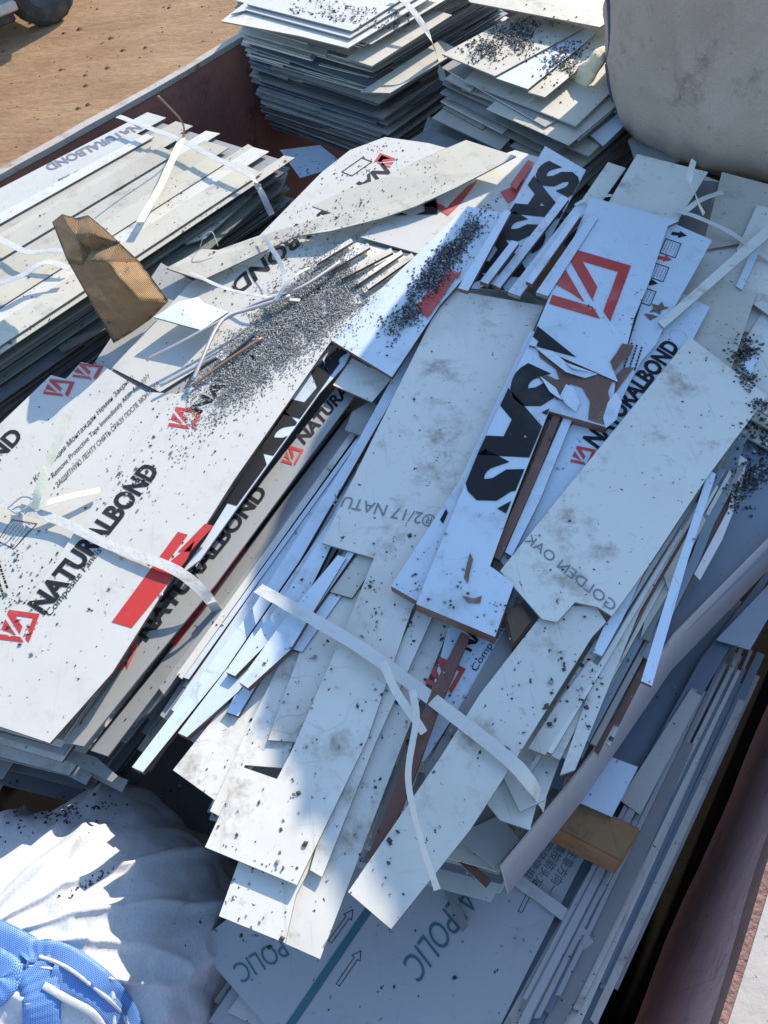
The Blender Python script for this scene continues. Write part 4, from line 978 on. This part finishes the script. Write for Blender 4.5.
# ------------------------------------------------------------------ bags
def bag(name, label, c, rx, ry, z0, z1, rotz, mk, ex=2.6, seed=0, top=.55, wr=.02, tiltx=0.0, nu=120, nv=80, mp_=None, fold=.0, fk=3.0, crum=.0, base=.12, lean=(0, 0)):
    vs, fs = [], []
    for j in range(nv + 1):
        t = j / nv
        if t < base: k = (1 - (1 - t / base) ** 2.6) ** .5 * .97
        elif t < top: k = .97 + .04 * math.sin((t - base) / (top - base) * math.pi)
        else:
            q = (t - top) / (1 - top); k = .97 * (1 - q ** 2.4) ** .5 if q < 1 else 0
        z = z0 + (z1 - z0) * t
        for i in range(nu):
            a = 2 * math.pi * i / nu
            ca, sa = math.cos(a), math.sin(a)
            r = (abs(ca) ** ex + abs(sa) ** ex) ** (-1 / ex)
            x, y = ca * r * rx * k, sa * r * ry * k
            p_ = Vector((x, y, z))
            nn = Vector((ca, sa, .3))
            dsp = wr * (noise.noise(Vector((x * 4, y * 4, z * 2.2)) + Vector((seed, 0, 0))) * 1.6 + .6 * noise.noise(Vector((x * 11, y * 11, z * 3 + seed))) + .35 * (1 - abs(noise.noise(Vector((x * 9, y * 9, z * 4 + 2 * seed)))) * 2.5))
            fold_ = max(0, 1 - abs(noise.noise(Vector((ca * fk + seed, sa * fk, z * 1.3)))) * 4.5) ** 2 + .8 * max(0, 1 - abs(noise.noise(Vector((x * 5.5, y * 3 + z * 2, seed + 5)))) * 6) ** 2
            dsp += fold * fold_ - fold * .5
            w1 = noise.voronoi(Vector((x * 3.6 + seed, y * 3.6, z * 2.2)) + Vector((noise.noise(p_ * 3), noise.noise(p_ * 3 + Vector((4, 0, 0))), 0)) * .6)[0]
            w2 = noise.voronoi(Vector((x * 10, y * 10 + seed, z * 5)))[0]
            dsp += crum * (min(.45, w1[1] - w1[0]) * 1.3 - .25 + .35 * (min(.5, w2[1] - w2[0]) - .25))
            p_ += nn * dsp * (1 if k > .05 else .2)
            p_ = Matrix.Rotation(rotz, 3, 'Z') @ p_
            p_.z += tiltx * (p_.x * math.cos(AZ) - p_.y * math.sin(AZ)) * max(0, t)
            vs.append(Vector(c) + p_ + Vector((lean[0] * t, lean[1] * t, 0)))
    for j in range(nv):
        for i in range(nu):
            a = j * nu + i; b = j * nu + (i + 1) % nu; fs.append((a, b, b + nu, a + nu))
    o = link(name, vs, fs, mk, smooth=True, register=True, origin=Vector((c[0], c[1], z0)))
    return tag(o, label, 'bag'), vs, nu, nv
gb, gv, gnu, gnv = bag('bulk_bag', 'dusty grey beige woven bulk bag standing in the top right corner', (1.685, 2.775, 0), .69, .54, 1.33, 3.045, R(-14), 'baggrey', 2.25, 4, .75, .020, tiltx=.42, nu=280, nv=200, fold=.016, fk=2.0, crum=.008, base=.22)
# dark seam down its left flank
def seam(vs, nu, nv, col, j0, j1, parent, mk, w=.008, name='seam'):
    pts = [vs[j * nu + col] for j in range(j0, j1, 3)]
    tube(None, pts, w, mk, name, None, parent=parent, seg=6, samples=3)
best = min(range(gnu), key=lambda i: (gv[60 * gnu + i] - CAM).dot(rt) / (gv[60 * gnu + i] - CAM).dot(fw))
seam(gv, gnu, gnv, (best + 7) % gnu, 6, 150, gb, 'seam', .009)

wb, wv, wnu, wnv = bag('bulk_bag', 'white woven bulk bag with blue handles in the bottom left corner', (-.86, .325, 0), .455, .405, .5, 1.50, R(20), 'bagwhite', 2.2, 9, .35, .020, nu=360, nv=260, fold=.020, fk=3.2, crum=.034)
def on_bag(px, py, bvh, lift):
    h = bvh.ray_cast(CAM, ray(px, py).normalized())
    if h[0] is None: return P(px, py, 1.2)
    return h[0] + h[1] * lift
me_ = wb.data
bvh_b = BVHTree.FromPolygons([v.co + wb.location for v in me_.vertices], [tuple(p_.vertices) for p_ in me_.polygons])
def band_on_bag(name, pathpx, width, mk, lift, parent, uvs=30, samples=10):
    pts = []
    q = [Vector(a) for a in pathpx]
    for i in range(len(q) - 1):
        p0 = q[max(i - 1, 0)]; p1 = q[i]; p2 = q[i + 1]; p3 = q[min(i + 2, len(q) - 1)]
        for k in range(samples):
            t = k / samples; pts.append(.5 * ((2 * p1) + (p2 - p0) * t + (2 * p0 - 5 * p1 + 4 * p2 - p3) * t * t + (3 * p1 - p0 - 3 * p2 + p3) * t ** 3))
    pts.append(q[-1]); C = []; Nn = []
    for a in pts:
        h = bvh_b.ray_cast(CAM, ray(a.x, a.y).normalized())
        if h[0] is None: continue
        C.append(h[0]); Nn.append(h[1])
    # smooth
    for _ in range(18):
        C = [C[0]] + [(C[i - 1] + C[i] * 2 + C[i + 1]) / 4 for i in range(1, len(C) - 1)] + [C[-1]]
        for _k in range(4): Nn = [Nn[0]] + [((Nn[i - 1] + Nn[i] * 2 + Nn[i + 1]) / 4).normalized() for i in range(1, len(Nn) - 1)] + [Nn[-1]]
    vs, fs, uv = [], [], []; run = 0
    prof = [(-1, -.5), (-.98, .9), (-.5, 1), (0, 1), (.5, 1), (.98, .9), (1, -.5)]
    for i, c in enumerate(C):
        t = (C[min(i + 1, len(C) - 1)] - C[max(i - 1, 0)]).normalized(); s = t.cross(Nn[i]).normalized()
        if i: run += (C[i] - C[i - 1]).length
        for a_, b_ in prof:
            vs.append(c + s * a_ * width / 2 + Nn[i] * (lift * b_ + .0012 * math.sin(run * 420) * (name == 'handle'))); uv.append((run * uvs, a_ * width / 2 * uvs))
    k = len(prof)
    for i in range(len(C) - 1):
        for j in range(k - 1): a_ = i * k + j; fs.append((a_, a_ + 1, a_ + 1 + k, a_ + k))
    o = link(name, vs, fs, mk, parent=parent, origin=parent.location, smooth=True)
    l = o.data.uv_layers.new(name='UVMap')
    for lp in o.data.loops: l.data[lp.index].uv = uv[lp.vertex_index]
    return o
band_on_bag('handle', [(-14, 936), (12, 948), (30, 960), (40, 985), (42, 1015), (42, 1050)], .062, 'web', .0075, wb, 60)
band_on_bag('handle', [(20, 962), (40, 950), (62, 953), (92, 973), (118, 998), (134, 1030), (140, 1050)], .036, 'web', .0105, wb, 60)
band_on_bag('handle', [(50, 975), (80, 985), (105, 1003), (122, 1035)], .042, 'web', .007, wb, 60)
band_on_bag('stitching', [(40, 958), (70, 970), (100, 990), (120, 1012), (132, 1040)], .006, 'strap', .0135, wb, 60)
band_on_bag('stitching', [(44, 985), (70, 1000), (95, 1012), (110, 1040)], .012, 'strap', .012, wb, 60)
band_on_bag('handle', [(-14, 960), (0, 966), (10, 976), (-4, 992), (-20, 1000)], .05, 'web', .0075, wb, 60)

# ------------------------------------------------------------------ chips and crumbs
BVH = BVHTree.FromPolygons(BV, BP)
def chips(name, label, blobs, size, mix=(.6, .25, .15), seed=0, pile=0.0, minz=.6, cat='chips', sv=0.0, thr=-.12):
    rnd = random.Random(seed); vs, fs, fm = [], [], []
    for cx, cy, sx, sy, ang, cnt, kind in blobs:
        ca, sa = math.cos(R(ang)), math.sin(R(ang))
        for _ in range(cnt):
            if kind == 'g': a, b = rnd.gauss(0, .5), rnd.gauss(0, .5)
            else: a, b = rnd.uniform(-1, 1), rnd.uniform(-1, 1)
            x = cx + (a * sx) * ca - (b * sy) * sa; y = cy + (a * sx) * sa + (b * sy) * ca
            h = BVH.ray_cast(CAM, ray(x, y).normalized())
            if h[0] is None or abs(h[1].z) < minz: continue
            if noise.noise(Vector((x * .045, y * .045, seed))) < thr and rnd.random() < .8: continue
            r = size * rnd.uniform(.45, 1.25) * (1 + sv * (rnd.random() ** 3 * 1.2 - .35))
            c = h[0] + Vector((0, 0, r * .35 + pile * rnd.random() * max(0, 1 - a * a - b * b)))
            M3 = Matrix.Rotation(rnd.uniform(0, 6.3), 3, Vector((rnd.gauss(0, .35), rnd.gauss(0, .35), 1)).normalized())
            e = rnd.uniform(.5, 1.0)
            o_ = len(vs)
            for v in ((r, 0, 0), (r * .2, r * e, 0), (-r, r * .2, 0), (-r * .1, -r * e, 0), (rnd.uniform(-.3, .3) * r, 0, r * .5), (0, 0, -r * .35)):
                vs.append(c + M3 @ Vector(v))
            k = rnd.random(); mi = 0 if k < mix[0] else (1 if k < mix[0] + mix[1] else 2)
            for i in range(4):
                fs.append((o_ + i, o_ + (i + 1) % 4, o_ + 4)); fm.append(mi); fs.append((o_ + (i + 1) % 4, o_ + i, o_ + 5)); fm.append(mi)
    o = link(name, vs, fs, ['chipdark', 'chipmid', 'chiplight'], fm)
    return tag(o, label, cat, kind='stuff')
chips('plastic_chips', 'heap of grey plastic chips on the largest printed sheet',
      [(318, 302, 46, 34, -38, 7500, 'g'), (285, 330, 66, 32, -42, 10500, 'g'), (240, 372, 54, 28, -45, 4200, 'g'), (325, 296, 36, 27, -30, 7500, 'u'), (278, 335, 50, 26, -42, 10000, 'u'), (216, 395, 45, 24, -45, 900, 'g'), (330, 258, 50, 14, -35, 400, 'g')], .0029, (.10, .48, .42), 1, .010, thr=-.35)
chips('plastic_chips', 'band of black chips along the white film strip',
      [(445, 258, 52, 11, -50, 1500, 'g'), (428, 290, 44, 14, -50, 1100, 'g'), (405, 318, 30, 16, -45, 420, 'g'), (470, 232, 22, 12, -40, 380, 'g')], .0042, (.7, .25, .05), 2, .008)
chips('plastic_chips', 'patch of black chips on the back right stack top',
      [(512, 38, 42, 16, -14, 1300, 'g'), (495, 50, 34, 14, -10, 450, 'g'), (565, 60, 26, 18, -30, 500, 'g'), (350, 14, 60, 10, 10, 320, 'u')], .0058, (.75, .2, .05), 3, .006)
chips('plastic_chips', 'dark chips spilled into the metal tray at the right edge',
      [(758, 440, 20, 40, 10, 500, 'u'), (745, 485, 14, 30, 20, 400, 'g'), (745, 352, 14, 14, 0, 300, 'g'), (748, 375, 12, 14, 0, 140, 'g')], .0050, (.85, .12, .03), 4, .006)
chips('scattered_crumbs', 'loose dark crumbs scattered over all the sheets',
      [(90, 560, 130, 150, -40, 260, 'u'), (165, 455, 90, 40, -45, 500, 'g'), (20, 585, 40, 60, 0, 380, 'g'), (200, 250, 260, 60, -35, 600, 'g'), (370, 180, 80, 40, -20, 500, 'u'), (290, 250, 70, 30, -35, 500, 'g'), (110, 240, 200, 60, -35, 450, 'u'),
       (350, 700, 110, 200, 25, 300, 'u'), (400, 600, 60, 60, 0, 130, 'g'), (600, 690, 60, 60, -50, 170, 'g'), (545, 700, 40, 70, 35, 100, 'g'), (590, 500, 130, 200, 35, 140, 'u'), (660, 300, 80, 50, 20, 90, 'u'), (400, 950, 200, 80, 0, 140, 'u'), (230, 860, 70, 90, 0, 120, 'u'), (600, 60, 150, 60, 0, 120, 'u'), (440, 660, 50, 90, 30, 90, 'u'), (500, 620, 60, 80, 30, 60, 'g')], .0034, (.6, .3, .1), 5, sv=.9, thr=.04)
chips('scattered_crumbs', 'dark grit lying on the shaded top of the white bag',
      [(60, 815, 55, 14, -10, 150, 'g'), (20, 800, 50, 16, 10, 90, 'g'), (95, 880, 40, 5, -30, 35, 'g')], .0042, (.8, .15, .05), 6, minz=.1)
